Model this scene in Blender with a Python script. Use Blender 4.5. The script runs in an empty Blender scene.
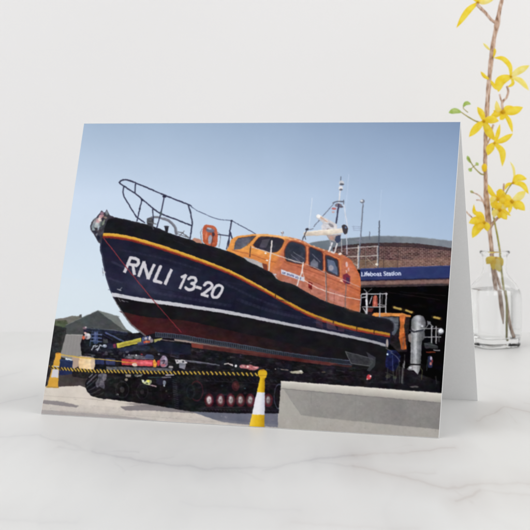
import bpy, math, random
import numpy as np

# ------------------------------------------------------------------ scene
sc = bpy.context.scene
world = bpy.data.worlds.new("World"); sc.world = world
world.use_nodes = True
wn = world.node_tree.nodes
wn['Background'].inputs[0].default_value = (1.0, 1.0, 1.0, 1)
wn['Background'].inputs[1].default_value = WORLD = 0.835
sc.view_settings.view_transform = 'Standard'
sc.view_settings.look = 'None'
sc.view_settings.exposure = 0
sc.render.engine = 'CYCLES'
try:
    sc.cycles.use_denoising = True
    sc.cycles.max_bounces = 32
    sc.cycles.transmission_bounces = 32
    sc.cycles.transparent_max_bounces = 12
except Exception:
    pass
C = sc.collection
MM = 0.001

# camera: level studio camera with a little vertical lens shift
FPX, CH, PITCH, PX0, PY0 = 1463.2678, 111.1731, 0.0309, 289.3586, 187.975
cam = bpy.data.cameras.new('camera'); co = bpy.data.objects.new('camera', cam); C.objects.link(co)
cam.sensor_width = 36; cam.lens = FPX / 530 * 36
cam.shift_x = -(PX0 - 265) / 530; cam.shift_y = (PY0 - 265) / 530
cam.clip_start = 0.01; cam.clip_end = 50
co.location = (0, 0, CH * MM); co.rotation_euler = (math.pi / 2 - PITCH, 0, 0)
cam.dof.use_dof = True; cam.dof.focus_distance = 0.60; cam.dof.aperture_fstop = 36
sc.camera = co

def at(px, py, Y):
    """point (mm) seen at photo pixel px,py at distance Y"""
    a = (px - PX0) / FPX; b = (PY0 - py) / FPX
    d = np.array([a, math.cos(PITCH) + b * math.sin(PITCH), -math.sin(PITCH) + b * math.cos(PITCH)])
    return np.array([0, 0, CH]) + d * (Y / d[1])

# ------------------------------------------------------------------ helpers
def tag(o, label=None, cat=None, group=None, kind=None):
    if label: o['label'] = label
    if cat: o['category'] = cat
    if group: o['group'] = group
    if kind: o['kind'] = kind
    return o

def obj(name, verts, faces, mat, parent=None, smooth=False):
    me = bpy.data.meshes.new(name)
    me.from_pydata([tuple(map(float, v)) for v in verts], [], [tuple(int(i) for i in f) for f in faces])
    me.materials.append(mat)
    if smooth:
        me.polygons.foreach_set('use_smooth', [True] * len(me.polygons))
    me.update()
    o = bpy.data.objects.new(name, me); C.objects.link(o)
    if parent: o.parent = parent
    return o

def empty(name, loc=(0, 0, 0)):
    o = bpy.data.objects.new(name, None); C.objects.link(o); o.location = loc
    o.empty_display_size = .01
    return o

def newmat(name):
    m = bpy.data.materials.new(name); m.use_nodes = True
    return m, m.node_tree.nodes, m.node_tree.links, m.node_tree.nodes['Principled BSDF']

def ramp(n, stops):
    r = n.new('ShaderNodeValToRGB')
    while len(r.color_ramp.elements) < len(stops): r.color_ramp.elements.new(0.5)
    for e, (p, c) in zip(r.color_ramp.elements, stops):
        e.position = p; e.color = (*c, 1)
    return r

# ------------------------------------------------------------------ materials
def on_table(px, py):
    a = (px - PX0) / FPX; b = (PY0 - py) / FPX
    d = np.array([a, math.cos(PITCH) + b * math.sin(PITCH), -math.sin(PITCH) + b * math.cos(PITCH)])
    p = np.array([0, 0, CH]) - d * (CH / d[2]); return p[:2] * MM

def mat_marble():
    m, n, l, b = newmat('marble')
    tc = n.new('ShaderNodeTexCoord')
    def noise(scale, detail, vec, rough=.5):
        x = n.new('ShaderNodeTexNoise'); x.inputs['Scale'].default_value = scale; x.inputs['Detail'].default_value = detail
        x.inputs['Roughness'].default_value = rough; l.new(vec, x.inputs['Vector']); return x
    def vm(op, a, bb=None, c=None):
        x = n.new('ShaderNodeVectorMath'); x.operation = op
        for k, v in enumerate((a, bb, c)):
            if v is None: continue
            if isinstance(v, (tuple, list)): x.inputs[k].default_value = v
            elif isinstance(v, float): x.inputs['Scale'].default_value = v
            else: l.new(v, x.inputs[k])
        return x
    def ma(op, a, bb=None, clamp=False):
        x = n.new('ShaderNodeMath'); x.operation = op; x.use_clamp = clamp
        for k, v in enumerate((a, bb)):
            if v is None: continue
            if isinstance(v, float): x.inputs[k].default_value = v
            else: l.new(v, x.inputs[k])
        return x.outputs[0]
    mp = n.new('ShaderNodeMapping'); l.new(tc.outputs['Object'], mp.inputs[0]); mp.inputs['Scale'].default_value = (1, .25, 0)
    P0 = mp.outputs[0]
    w1 = noise(26, 5, P0, .6); w2 = noise(120, 3, P0)
    off = vm('SUBTRACT', w1.outputs['Color'], (.5, .5, .5)); off2 = vm('SUBTRACT', w2.outputs['Color'], (.5, .5, .5))
    o1 = vm('MULTIPLY', off.outputs[0], (.012, .0085, 0)); o2 = vm('MULTIPLY', off2.outputs[0], (.0026, .0013, 0))
    P1 = vm('ADD', vm('ADD', P0, o1.outputs[0]).outputs[0], o2.outputs[0]).outputs[0]
    fade = noise(45, 3, P0); fd_ = ma('MULTIPLY_ADD', fade.outputs[0], 2.6); fd_.node.inputs[2].default_value = -.35
    fd_.node.use_clamp = True
    tot = {0: None, 1: None}
    segs = [((38, 436), (96, 449), .16, 0), ((96, 449), (150, 463), .26, 0), ((58, 446), (140, 452), .16, 0), ((150, 463), (205, 466), .24, 0), ((135, 466), (175, 456), .14, 0), ((205, 466), (300, 464), .22, 0),
            ((262, 467), (352, 457), .26, 0), ((352, 457), (456, 447), .24, 1), ((300, 462), (352, 467), .16, 0), ((352, 467), (448, 484), .24, 1), ((448, 484), (545, 485), .26, 1),
            ((456, 498), (486, 490), .28, 1), ((486, 490), (540, 498), .18, 1), ((478, 421), (500, 405), .28, 1), ((500, 405), (545, 416), .30, 1), ((520, 402), (560, 409), .2, 1),
            ((110, 455), (128, 470), .12, 0), ((226, 466), (262, 476), .12, 0), ((380, 452), (412, 444), .12, 1), ((398, 474), (440, 470), .14, 1), ((456, 486), (474, 500), .18, 1), ((500, 405), (512, 420), .14, 1),
            ((-30, 410), (38, 394), .16, 0), ((-30, 384), (20, 372), .10, 0), ((-40, 512), (80, 522), .10, 0), ((290, 521), (420, 528), .10, 1), ((180, 500), (300, 508), .07, 0), ((-120, 440), (38, 436), .14, 0)]
    for A_, B_, st, hue_ in segs:
        a = on_table(*A_); c = on_table(*B_); a = np.array([a[0], a[1] * .25]); c = np.array([c[0], c[1] * .25]); d = c - a; L2 = float(d @ d)
        pa = vm('SUBTRACT', P1, (float(a[0]), float(a[1]), 0)).outputs[0]
        dt = vm('DOT_PRODUCT', pa, (float(d[0] / L2), float(d[1] / L2), 0)).outputs['Value']
        t = ma('ADD', dt, 0.0, True)
        sc_ = n.new('ShaderNodeVectorMath'); sc_.operation = 'SCALE'; sc_.inputs[0].default_value = (float(d[0]), float(d[1]), 0); l.new(t, sc_.inputs['Scale'])
        ln = vm('LENGTH', vm('SUBTRACT', pa, sc_.outputs[0]).outputs[0]).outputs['Value']
        for wd, k in ((.0011, .85), (.0042, .5), (.0095, .34)):
            mr = n.new('ShaderNodeMapRange'); mr.interpolation_type = 'SMOOTHSTEP'
            mr.inputs['From Min'].default_value = 0; mr.inputs['From Max'].default_value = wd
            mr.inputs['To Min'].default_value = st * k * 1.9; mr.inputs['To Max'].default_value = 0
            l.new(ln, mr.inputs['Value'])
            tot[hue_] = mr.outputs[0] if tot[hue_] is None else ma('MAXIMUM', tot[hue_], mr.outputs[0])
    cl = noise(14, 7, P1, .6)
    base = ramp(n, [(.3, (.74, .74, .73)), (.52, (.772, .772, .764)), (.7, (.79, .79, .785))]); l.new(cl.outputs[0], base.inputs[0])
    gv = noise(30, 2, P1)
    g0 = ma('ABSOLUTE', ma('SUBTRACT', gv.outputs[0], .5)); mr = n.new('ShaderNodeMapRange'); mr.interpolation_type = 'SMOOTHSTEP'
    mr.inputs['From Max'].default_value = .05; mr.inputs['To Min'].default_value = .025; mr.inputs['To Max'].default_value = 0; l.new(g0, mr.inputs['Value'])
    m0 = n.new('ShaderNodeMixRGB'); l.new(ma('ADD', ma('MULTIPLY', tot[0], fd_), mr.outputs[0]), m0.inputs[0]); l.new(base.outputs[0], m0.inputs[1]); m0.inputs[2].default_value = (.36, .35, .38, 1)
    m1 = n.new('ShaderNodeMixRGB'); l.new(ma('MULTIPLY', tot[1], fd_), m1.inputs[0]); l.new(m0.outputs[0], m1.inputs[1]); m1.inputs[2].default_value = (.43, .36, .33, 1)
    l.new(m1.outputs[0], b.inputs['Base Color'])
    rg = ramp(n, [(.3, (.38, .38, .38)), (.7, (.5, .5, .5))]); l.new(cl.outputs[0], rg.inputs[0]); l.new(rg.outputs[0], b.inputs['Roughness'])
    b.inputs['Specular IOR Level'].default_value = .25
    return m

def mat_wall():
    m, n, l, b = newmat('painted_plaster')
    tc = n.new('ShaderNodeTexCoord')
    no = n.new('ShaderNodeTexNoise'); no.inputs['Scale'].default_value = 3.2; no.inputs['Detail'].default_value = 4
    l.new(tc.outputs['Object'], no.inputs['Vector'])
    r = ramp(n, [(.3, (.862, .854, .856)), (.7, (.885, .880, .882))]); l.new(no.outputs[0], r.inputs[0])
    l.new(r.outputs[0], b.inputs['Base Color'])
    f = n.new('ShaderNodeTexNoise'); f.inputs['Scale'].default_value = 900
    l.new(tc.outputs['Object'], f.inputs['Vector'])
    bp = n.new('ShaderNodeBump'); bp.inputs['Strength'].default_value = .08; bp.inputs['Distance'].default_value = .0005
    l.new(f.outputs[0], bp.inputs['Height']); l.new(bp.outputs[0], b.inputs['Normal'])
    b.inputs['Roughness'].default_value = .8; b.inputs['Specular IOR Level'].default_value = .1
    return m

def mat_paper():
    m, n, l, b = newmat('white_card_stock')
    tc = n.new('ShaderNodeTexCoord')
    no = n.new('ShaderNodeTexNoise'); no.inputs['Scale'].default_value = 1500; no.inputs['Detail'].default_value = 3
    l.new(tc.outputs['Object'], no.inputs['Vector'])
    r = ramp(n, [(.3, (.87, .87, .87)), (.7, (.90, .90, .90))]); l.new(no.outputs[0], r.inputs[0])
    l.new(r.outputs[0], b.inputs['Base Color'])
    b.inputs['Roughness'].default_value = .75; b.inputs['Specular IOR Level'].default_value = .2
    return m

PRINT_GAIN = 1.0
def mat_print():
    m, n, l, b = newmat('printed_ink')
    a = n.new('ShaderNodeAttribute'); a.attribute_name = 'ink'
    g = n.new('ShaderNodeVectorMath'); g.operation = 'SCALE'; g.inputs['Scale'].default_value = PRINT_GAIN
    l.new(a.outputs['Color'], g.inputs[0]); l.new(g.outputs[0], b.inputs['Base Color'])
    b.inputs['Roughness'].default_value = .6; b.inputs['Specular IOR Level'].default_value = .03
    return m

def mat_glass():
    m, n, l, b = newmat('clear_glass')
    tc = n.new('ShaderNodeTexCoord')
    no = n.new('ShaderNodeTexNoise'); no.inputs['Scale'].default_value = 60; no.inputs['Detail'].default_value = 1
    l.new(tc.outputs['Object'], no.inputs['Vector'])
    rg = ramp(n, [(.4, (.004,) * 3), (.7, (.03,) * 3)]); l.new(no.outputs[0], rg.inputs[0]); l.new(rg.outputs[0], b.inputs['Roughness'])
    b.inputs['Base Color'].default_value = (.998, 1, .999, 1)
    b.inputs['Transmission Weight'].default_value = 1
    b.inputs['IOR'].default_value = 1.45
    return m

def mat_bark():
    m, n, l, b = newmat('twig_bark')
    tc = n.new('ShaderNodeTexCoord')
    mp = n.new('ShaderNodeMapping'); mp.inputs['Scale'].default_value = (800, 800, 240); l.new(tc.outputs['Object'], mp.inputs[0])
    no = n.new('ShaderNodeTexNoise'); no.inputs['Scale'].default_value = 1; no.inputs['Detail'].default_value = 5
    l.new(mp.outputs[0], no.inputs['Vector'])
    r = ramp(n, [(.32, (.22, .11, .06)), (.47, (.52, .33, .23)), (.68, (.78, .62, .52))]); l.new(no.outputs[0], r.inputs[0])
    l.new(r.outputs[0], b.inputs['Base Color'])
    bp = n.new('ShaderNodeBump'); bp.inputs['Strength'].default_value = .5; bp.inputs['Distance'].default_value = .0004
    l.new(no.outputs[0], bp.inputs['Height']); l.new(bp.outputs[0], b.inputs['Normal'])
    b.inputs['Roughness'].default_value = .7
    return m

def mat_soft(name, c1, c2, trans=.45, scale=320):
    m, n, l, b = newmat(name)
    tc = n.new('ShaderNodeTexCoord')
    no = n.new('ShaderNodeTexNoise'); no.inputs['Scale'].default_value = scale; no.inputs['Detail'].default_value = 3
    l.new(tc.outputs['Object'], no.inputs['Vector'])
    r = ramp(n, [(.35, c1), (.65, c2)]); l.new(no.outputs[0], r.inputs[0])
    l.new(r.outputs[0], b.inputs['Base Color']); b.inputs['Roughness'].default_value = .6
    b.inputs['Specular IOR Level'].default_value = .2
    t = n.new('ShaderNodeBsdfTranslucent'); l.new(r.outputs[0], t.inputs[0])
    mx = n.new('ShaderNodeMixShader'); mx.inputs[0].default_value = trans
    l.new(b.outputs[0], mx.inputs[1]); l.new(t.outputs[0], mx.inputs[2])
    l.new(mx.outputs[0], n['Material Output'].inputs[0])
    return m

M_marble, M_wall, M_paper, M_print, M_glass, M_bark = mat_marble(), mat_wall(), mat_paper(), mat_print(), mat_glass(), mat_bark()
M_water = mat_glass(); M_water.name = 'clear_water'; M_water.node_tree.nodes['Principled BSDF'].inputs['IOR'].default_value = 1.33
M_petal = mat_soft('yellow_petal', (.94, .70, .03), (.97, .80, .10), .5)
M_pale = mat_soft('pale_petal', (.96, .82, .18), (.97, .87, .34), .5)
M_core = mat_soft('flower_throat', (.72, .40, .01), (.88, .58, .02), .3)
M_leaf = mat_soft('green_leaf', (.36, .52, .10), (.54, .66, .24), .5)
M_greenstem = mat_soft('olive_shoot', (.34, .33, .07), (.52, .45, .16), .1)

# ------------------------------------------------------------------ setting
def quadobj(name, pts, mat): return obj(name, pts, [(0, 1, 2, 3)], mat)
WALL_Y = .857
t_ = quadobj('marble_tabletop', [(-1.6, -.5, 0), (1.6, -.5, 0), (1.6, WALL_Y + .02, 0), (-1.6, WALL_Y + .02, 0)], M_marble)
tag(t_, kind='structure')
w_ = quadobj('wall', [(-1.6, WALL_Y, -.05), (1.6, WALL_Y, -.05), (1.6, WALL_Y, 1.4), (-1.6, WALL_Y, 1.4)], M_wall)
tag(w_, kind='structure')

# ------------------------------------------------------------------ lights
def area(name, loc, target, size, power, col=(1, 1, 1)):
    L = bpy.data.lights.new(name, 'AREA'); L.energy = power; L.size = size; L.color = col
    o = bpy.data.objects.new(name, L); C.objects.link(o); o.location = loc
    from mathutils import Vector
    o.rotation_euler = (Vector(target) - Vector(loc)).to_track_quat('-Z', 'Y').to_euler()
    return o
area('softbox_lamp', (-.75, .15, 1.1), (.05, .65, .05),   .8, 2.8, (1, .99, .98))
area('lower_wall_fill', (.75, .25, .6), (.25, .857, .08), .6, 1.9, (1, .99, .98))  # added fill light, no real fixture; lifts the lower wall's brightness

# ================================================================== PRINTED PICTURE
# painted in numpy on a canvas that covers the card face; the canvas becomes ink
# values on a fine grid of the card's front.
S = 4.0
X0, Y0, X1, Y1 = 36.0, 116.0, 466.0, 443.0
CW, CHT = int((X1 - X0) * S), int((Y1 - Y0) * S)
yy, xx = np.mgrid[0:CHT, 0:CW].astype(np.float32)
GX = xx / S + X0 + .5 / S; GY = yy / S + Y0 + .5 / S
del xx, yy
cv = np.zeros((CHT, CW, 3), np.float32)
ids = np.zeros((CHT, CW), np.int16)
REG = ['printed_sky']
CUR = 0
def region(name):
    global CUR
    if name not in REG: REG.append(name)
    CUR = REG.index(name)

rngn = np.random.default_rng(5)
def vnoise(cell, seed, shape=None, ax=1.0):
    """smooth value noise over the canvas, cell size in photo px"""
    r = np.random.default_rng(seed)
    gw, gh = int((X1 - X0) / (cell * ax)) + 4, int((Y1 - Y0) / cell) + 4
    g = r.random((gh, gw)).astype(np.float32)
    u = (GX - X0) / (cell * ax); v = (GY - Y0) / cell
    i = u.astype(int); j = v.astype(int); fu = u - i; fv = v - j
    fu = fu * fu * (3 - 2 * fu); fv = fv * fv * (3 - 2 * fv)
    return (g[j, i] * (1 - fu) + g[j, i + 1] * fu) * (1 - fv) + (g[j + 1, i] * (1 - fu) + g[j + 1, i + 1] * fu) * fv
def fbm(cell, seed, octs=4, ax=1.0):
    t = 0; a = 1; s = 0
    for k in range(octs):
        t = t + vnoise(cell / 2 ** k, seed + k, ax=ax) * a; s += a; a *= .6
    return t / s
N_big, N_mid, N_fine = fbm(40, 1), fbm(9, 11), fbm(2.2, 21, 3)

def bbox(pts, pad=1):
    a = np.asarray(pts, float)
    x0 = max(0, int((a[:, 0].min() - pad - X0) * S)); x1 = min(CW, int((a[:, 0].max() + pad - X0) * S) + 1)
    y0 = max(0, int((a[:, 1].min() - pad - Y0) * S)); y1 = min(CHT, int((a[:, 1].max() + pad - Y0) * S) + 1)
    return x0, x1, y0, y1

def paint(sl, mask, col, alpha=1.0, keep=False):
    y0, y1, x0, x1 = sl
    if callable(col): c = col(GX[y0:y1, x0:x1], GY[y0:y1, x0:x1], (slice(y0, y1), slice(x0, x1)))
    else: c = np.array(col, np.float32)
    m = (mask * alpha)[..., None]
    cv[y0:y1, x0:x1] = cv[y0:y1, x0:x1] * (1 - m) + c * m
    if not keep: ids[y0:y1, x0:x1][(mask * alpha) > .5] = CUR

def inpoly(px, py, pts):
    ins = np.zeros(px.shape, bool); n = len(pts)
    for i in range(n):
        ax, ay = pts[i]; bx, by = pts[(i + 1) % n]
        if ay == by: continue
        c = ((ay > py) != (by > py)) & (px < (bx - ax) * (py - ay) / (by - ay) + ax)
        ins ^= c
    return ins

def poly(pts, col, alpha=1.0, keep=False):
    x0, x1, y0, y1 = bbox(pts)
    if x1 <= x0 or y1 <= y0: return
    m = inpoly(GX[y0:y1, x0:x1], GY[y0:y1, x0:x1], pts).astype(np.float32)
    paint((y0, y1, x0, x1), m, col, alpha, keep)

def cr(pts, n=8):
    """smooth curve through points"""
    p = [np.array(q, float) for q in pts]; p = [2 * p[0] - p[1]] + p + [2 * p[-1] - p[-2]]
    out = []
    for i in range(1, len(p) - 2):
        for k in range(n):
            t = k / n
            out.append(.5 * ((2 * p[i]) + (-p[i - 1] + p[i + 1]) * t + (2 * p[i - 1] - 5 * p[i] + 4 * p[i + 1] - p[i + 2]) * t * t + (-p[i - 1] + 3 * p[i] - 3 * p[i + 1] + p[i + 2]) * t ** 3))
    out.append(p[-2]); return [tuple(q) for q in out]

def line(pts, w, col, alpha=1.0, smooth=False, keep=False):
    if smooth: pts = cr(pts)
    ws = w if isinstance(w, (list, tuple)) else (w, w)
    n = len(pts) - 1
    for i in range(n):
        a, b = np.array(pts[i], float), np.array(pts[i + 1], float)
        wa = ws[0] + (ws[1] - ws[0]) * i / n; wb = ws[0] + (ws[1] - ws[0]) * (i + 1) / n
        x0, x1, y0, y1 = bbox([a, b], max(wa, wb))
        if x1 <= x0 or y1 <= y0: continue
        px, py = GX[y0:y1, x0:x1], GY[y0:y1, x0:x1]
        d = b - a; L = max(d @ d, 1e-9)
        t = np.clip(((px - a[0]) * d[0] + (py - a[1]) * d[1]) / L, 0, 1)
        dist = np.hypot(px - a[0] - t * d[0], py - a[1] - t * d[1])
        r = (wa + (wb - wa) * t) / 2
        m = np.clip((r - dist) * S + .5, 0, 1)
        paint((y0, y1, x0, x1), m, col, alpha, keep)

def band(top, bot, col, alpha=1.0, keep=False):
    poly(list(top) + list(bot)[::-1], col, alpha, keep)

def off(curve, dy, dx=0): return [(x + dx, y + (dy(x) if callable(dy) else dy)) for x, y in curve]

def ell(cx, cy, rx, ry, col, alpha=1.0, rot=0, soft=0.0, ring=0, keep=False):
    R = max(rx, ry) + soft * 3
    x0, x1, y0, y1 = bbox([(cx - R, cy - R), (cx + R, cy + R)])
    if x1 <= x0 or y1 <= y0: return
    px, py = GX[y0:y1, x0:x1] - cx, GY[y0:y1, x0:x1] - cy
    c, s = math.cos(rot), math.sin(rot)
    u, v = (px * c + py * s) / rx, (-px * s + py * c) / ry
    d = (1 - np.hypot(u, v)) * min(rx, ry)
    m = np.clip(d * S + .5, 0, 1) if soft == 0 else np.clip(.5 + d / (2 * soft), 0, 1)
    if ring: m = m * (1 - np.clip((d - ring) * S + .5, 0, 1))
    paint((y0, y1, x0, x1), m, col, alpha, keep)

def tex(base, amp=12, which='mid', tint=None):
    N = {'mid': N_mid, 'fine': N_fine, 'big': N_big}[which]
    def f(x, y, sl):
        n = (N[sl] - .5)[..., None] * 2
        return np.array(base, np.float32) + n * (np.array(tint if tint else (amp,) * 3, np.float32))
    return f

def mixf(c1, c2, fn):
    def f(x, y, sl):
        t = np.clip(fn(x, y, sl), 0, 1)[..., None]
        return np.array(c1, np.float32) * (1 - t) + np.array(c2, np.float32) * t
    return f

def interp_at(curve, x):
    c = np.array(sorted(curve)); return np.interp(x, c[:, 0], c[:, 1])

def text(body, O, U, V, col, bold=0.0, squeeze=1.0, alpha=1.0):
    """lettering: body laid from O along U (full width) and V (cap height)"""
    cu = bpy.data.curves.new('lettering', 'FONT'); cu.body = body; cu.size = 1; cu.offset = bold
    cu.resolution_u = 3; cu.space_character = squeeze
    o = bpy.data.objects.new('lettering', cu); C.objects.link(o)
    bpy.context.view_layer.update()
    dg = bpy.context.evaluated_depsgraph_get()
    me = o.evaluated_get(dg).to_mesh(); me.calc_loop_triangles()
    v = np.array([x.co[:2] for x in me.vertices]); tris = [tuple(t.vertices) for t in me.loop_triangles]
    x0, x1 = v[:, 0].min(), v[:, 0].max(); cap = v[:, 1].max(); y0 = max(v[:, 1].min(), -1) if False else 0
    O, U, V = map(lambda q: np.array(q, float), (O, U, V))
    uu = (v[:, 0] - x0) / (x1 - x0); vv = v[:, 1] / cap
    P = O + uu[:, None] * U + vv[:, None] * V
    a0, a1, b0, b1 = bbox(P)
    px, py = GX[b0:b1, a0:a1], GY[b0:b1, a0:a1]; m = np.zeros(px.shape, bool)
    for t in tris:
        q = P[list(t)]
        i0 = max(0, int((q[:, 0].min() - X0) * S) - a0 - 1); i1 = int((q[:, 0].max() - X0) * S) - a0 + 2
        j0 = max(0, int((q[:, 1].min() - Y0) * S) - b0 - 1); j1 = int((q[:, 1].max() - Y0) * S) - b0 + 2
        m[j0:j1, i0:i1] |= inpoly(px[j0:j1, i0:i1], py[j0:j1, i0:i1], [tuple(k) for k in q])
    paint((b0, b1, a0, a1), m.astype(np.float32), col, alpha)
    bpy.data.objects.remove(o); bpy.data.curves.remove(cu)

# ---- sky
def sky(x, y, sl):
    s = (np.clip((x - 60) / 400, 0, 1) ** 1.5)[..., None]
    top = np.array((163, 183, 207)) * (1 - s) + np.array((127, 148, 179)) * s
    mid = np.array((202, 217, 236)) * (1 - s) + np.array((156, 179, 209)) * s
    low = np.array((214, 227, 237)) * (1 - s) + np.array((186, 203, 224)) * s
    a = np.clip((y - 121) / 75, 0, 1)[..., None]; b = np.clip((y - 196) / 100, 0, 1)[..., None]
    return (top * (1 - a) + mid * a) * (1 - b) + low * b + ((N_big[sl] - .5) * 5)[..., None]
region('printed_sky')
poly([(X0, Y0), (X1, Y0), (X1, Y1), (X0, Y1)], sky)

rr = random.Random(4)
# ---- ground
region('printed_ground')
gtop = [(36, 384), (90, 386), (180, 395), (300, 400), (466, 405)]
poly(gtop + [(466, 443), (36, 443)], mixf((182, 173, 166), (212, 202, 193), lambda x, y, sl: (N_mid[sl] - .5) * .9 + .45 + (x < 170) * .15 + (N_fine[sl] - .5) * .4))
poly([(36, 384), (92, 384), (92, 392), (180, 404), (180, 412), (36, 402)], tex((210, 200, 189), 9), .8)
poly(cr([(43, 400.5), (58, 401.5), (70, 404), (79, 406.5)], 5) + cr([(76, 408), (60, 406), (42, 404)], 5), (118, 112, 118), .75)
poly([(36, 410), (60, 411.5), (120, 416), (170, 423), (120, 421), (36, 416)], (150, 144, 146), .7)
poly([(120, 407), (150, 405), (182, 408), (215, 412), (205, 414.5), (150, 411), (125, 411)], (112, 106, 112), .8)
poly([(124, 404), (150, 403), (170, 402), (150, 408.5)], (120, 113, 116), .7)
poly([(183, 409), (225, 411), (278, 413), (278, 428), (264, 427), (222, 422.5), (205, 417)], tex((98, 101, 118), 10), .95)
poly([(36, 404), (466, 442), (466, 443), (36, 443)], (170, 168, 168), .15)

for k in range(160):
    x = rr.uniform(42, 276); y = rr.uniform(398, 432)
    ell(x, y, rr.uniform(.3, 1.6), rr.uniform(.15, .4), rr.choice([(150, 142, 136), (222, 214, 206), (130, 122, 120)]), .4, rot=.07)
line([(43, 396), (88, 399), (140, 406)], .5, (160, 150, 142), .5); line([(60, 411), (150, 417), (250, 425)], .5, (150, 142, 138), .45)
# ---- left far background
region('printed_shed')
poly([(48, 321), (55, 319.3), (64, 318), (72, 316), (81, 316.3), (84, 320), (66, 327), (50, 329)], tex((112, 110, 102), 14))
poly([(79, 314.8), (81.5, 314.8), (81.5, 318), (79, 318)], (90, 84, 84))
poly([(50, 322), (66, 320), (70, 328), (48, 330)], tex((78, 86, 66), 18, 'fine'))
poly([(54, 341), (66, 325.5), (97.5, 310.8), (127, 330), (140, 338), (140, 350), (60, 350)], tex((72, 75, 77), 10))
poly([(97.5, 310.8), (118, 316.8), (127, 331), (124, 330.5)], tex((114, 118, 116), 6))
line([(66, 325), (97.5, 310.8), (119, 317)], .7, (120, 126, 124), .8)
region('printed_fence')
poly([(51, 325), (66, 328), (66, 352), (62, 382), (40, 388)], tex((48, 48, 50), 12, 'fine'))
for k in range(7): line([(51 + k * 1.7, 330 + k * .3), (44.5 + k * 2.2, 380)], .4, (30, 30, 34), .5)
region('printed_container')
poly([(65.6, 334.6), (83.5, 335.2), (81, 362), (59.6, 357)], tex((141, 138, 137), 5))
line([(65.6, 334.8), (83.3, 335.4)], .6, (172, 170, 168))
for k in range(5): line([(68.5 + k * 3, 336), (64 + k * 3.6, 358)], .35, (120, 118, 118), .6)
poly([(72, 357), (80, 358), (80, 369), (71, 368)], tex((176, 150, 134), 8))
region('printed_bin')
poly([(59, 359), (72.5, 361), (72, 377), (57, 377)], tex((30, 42, 84), 10))
line([(59, 360), (72, 362)], .8, (50, 68, 120))
poly([(56, 376), (96, 372), (96, 392), (80, 386), (56, 387.4)], tex((66, 58, 58), 18))
region('printed_carriage')
poly([(80, 366), (100, 366), (100, 378), (84, 379), (72, 377), (72, 370)], tex((38, 34, 38), 14, 'fine'))
region('printed_bin')

# ---- lifeboat station
region('printed_station_building')
roof_t = cr([(306, 244), (320, 241.3), (350, 238), (380, 236), (410.6, 237), (430, 238.6), (451.3, 241), (462, 242.6)])
roof_b = cr([(306, 251), (320, 250), (350, 244.8), (380, 242.8), (410.6, 243.2), (430, 245), (450.4, 248), (462, 249.6)])
poly(roof_b + [(462, 400), (330, 400), (330, 262), (306, 260)], (10, 8, 10))
def brick(x, y, sl):
    yb = y - interp_at(roof_b, x) * .9
    row = np.floor(yb / 1.7); fy = yb / 1.7 - row
    ux = x / 4.2 + (row % 2) * .5; fx = ux - np.floor(ux)
    h = np.abs(np.sin((np.floor(ux) * 12.98 + row * 78.2)) * 43758.5) % 1
    base = np.array((80, 54, 55), np.float32) + (h[..., None] - .5) * np.array((44, 30, 28))
    mort = ((fy < .30) | (fx < .13)) * .75
    c = base * (1 - mort[..., None]) + np.array((158, 134, 126)) * mort[..., None]
    lo = np.clip((y - interp_at([(340, 259), (400, 258.5), (450, 256)], x)) / 2, 0, 1)[..., None]
    c = c * (1 - lo) + (c * .72 + np.array((172, 130, 106)) * .30) * lo
    return c + ((N_fine[sl] - .5) * 26)[..., None]
poly(roof_b + [(462, 266), (340, 270.5), (340, 258), (306, 256)], brick)
poly(off(roof_b, 0) + [(462, 252), (430, 248.8), (380, 246.2), (350, 247.8), (306, 252)], (52, 40, 46), .75)
poly([(340, 259), (366, 259.5), (400, 261), (400, 268), (360, 269), (340, 270)], tex((124, 100, 78), 26, 'fine'), .45)
line([(383, 259), (400, 260)], .8, (60, 40, 44), .7)
region('printed_station_roof')
band(roof_t, roof_b, mixf((106, 114, 124), (142, 148, 158), lambda x, y, sl: (N_mid[sl] - .5) + .35 + (x - 400) / 260))
line(roof_t, .6, (138, 150, 158), .7)
poly([(306, 244.5), (331, 239.5), (333, 252), (318, 256), (306, 250)], tex((106, 118, 128), 8), .9)
region('printed_station_building')
poly([(340, 280.6), (466, 277.2), (466, 286.5), (340, 289)], tex((78, 58, 60), 16, 'fine'))
poly([(360, 281.6), (466, 279.5), (466, 283.2), (360, 285)], tex((140, 106, 98), 16, 'fine'), .75)
line([(360, 286.5), (466, 284.5)], 1.0, (52, 44, 48))
region('printed_station_interior')
poly([(345, 288), (466, 285.4), (466, 405), (330, 400), (330, 300)], tex((8, 6, 9), 4))
for a, b in (((394.3, 307.6), (400.8, 309.3)), ((406, 310.7), (412, 312.6)), ((434, 317.4), (439.6, 318.6))):
    line([a, b], 1.9, (206, 176, 92)); line([(a[0] - 1, a[1] - .2), (b[0] + 1, b[1] + .3)], 3.2, (120, 96, 40), .3)
line([(378, 291), (440, 300)], .6, (46, 40, 44), .6); line([(400, 292), (446, 296)], .5, (40, 36, 42), .6)
region('printed_station_sign')
poly([(360.2, 269), (462, 265.6), (462, 277), (449, 278.4), (360.2, 280.4)], tex((40, 52, 108), 9))
line([(360.2, 269), (462, 265.4)], .6, (70, 84, 150), .8)
line([(360.2, 280.6), (462, 278)], .9, (24, 26, 62))
region('printed_station_sign_lettering')
text('Lifeboat Station', (361.2, 276.4), (39.8, -.9), (0, -4.5), (206, 212, 232), bold=.03, squeeze=1.0)

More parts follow.
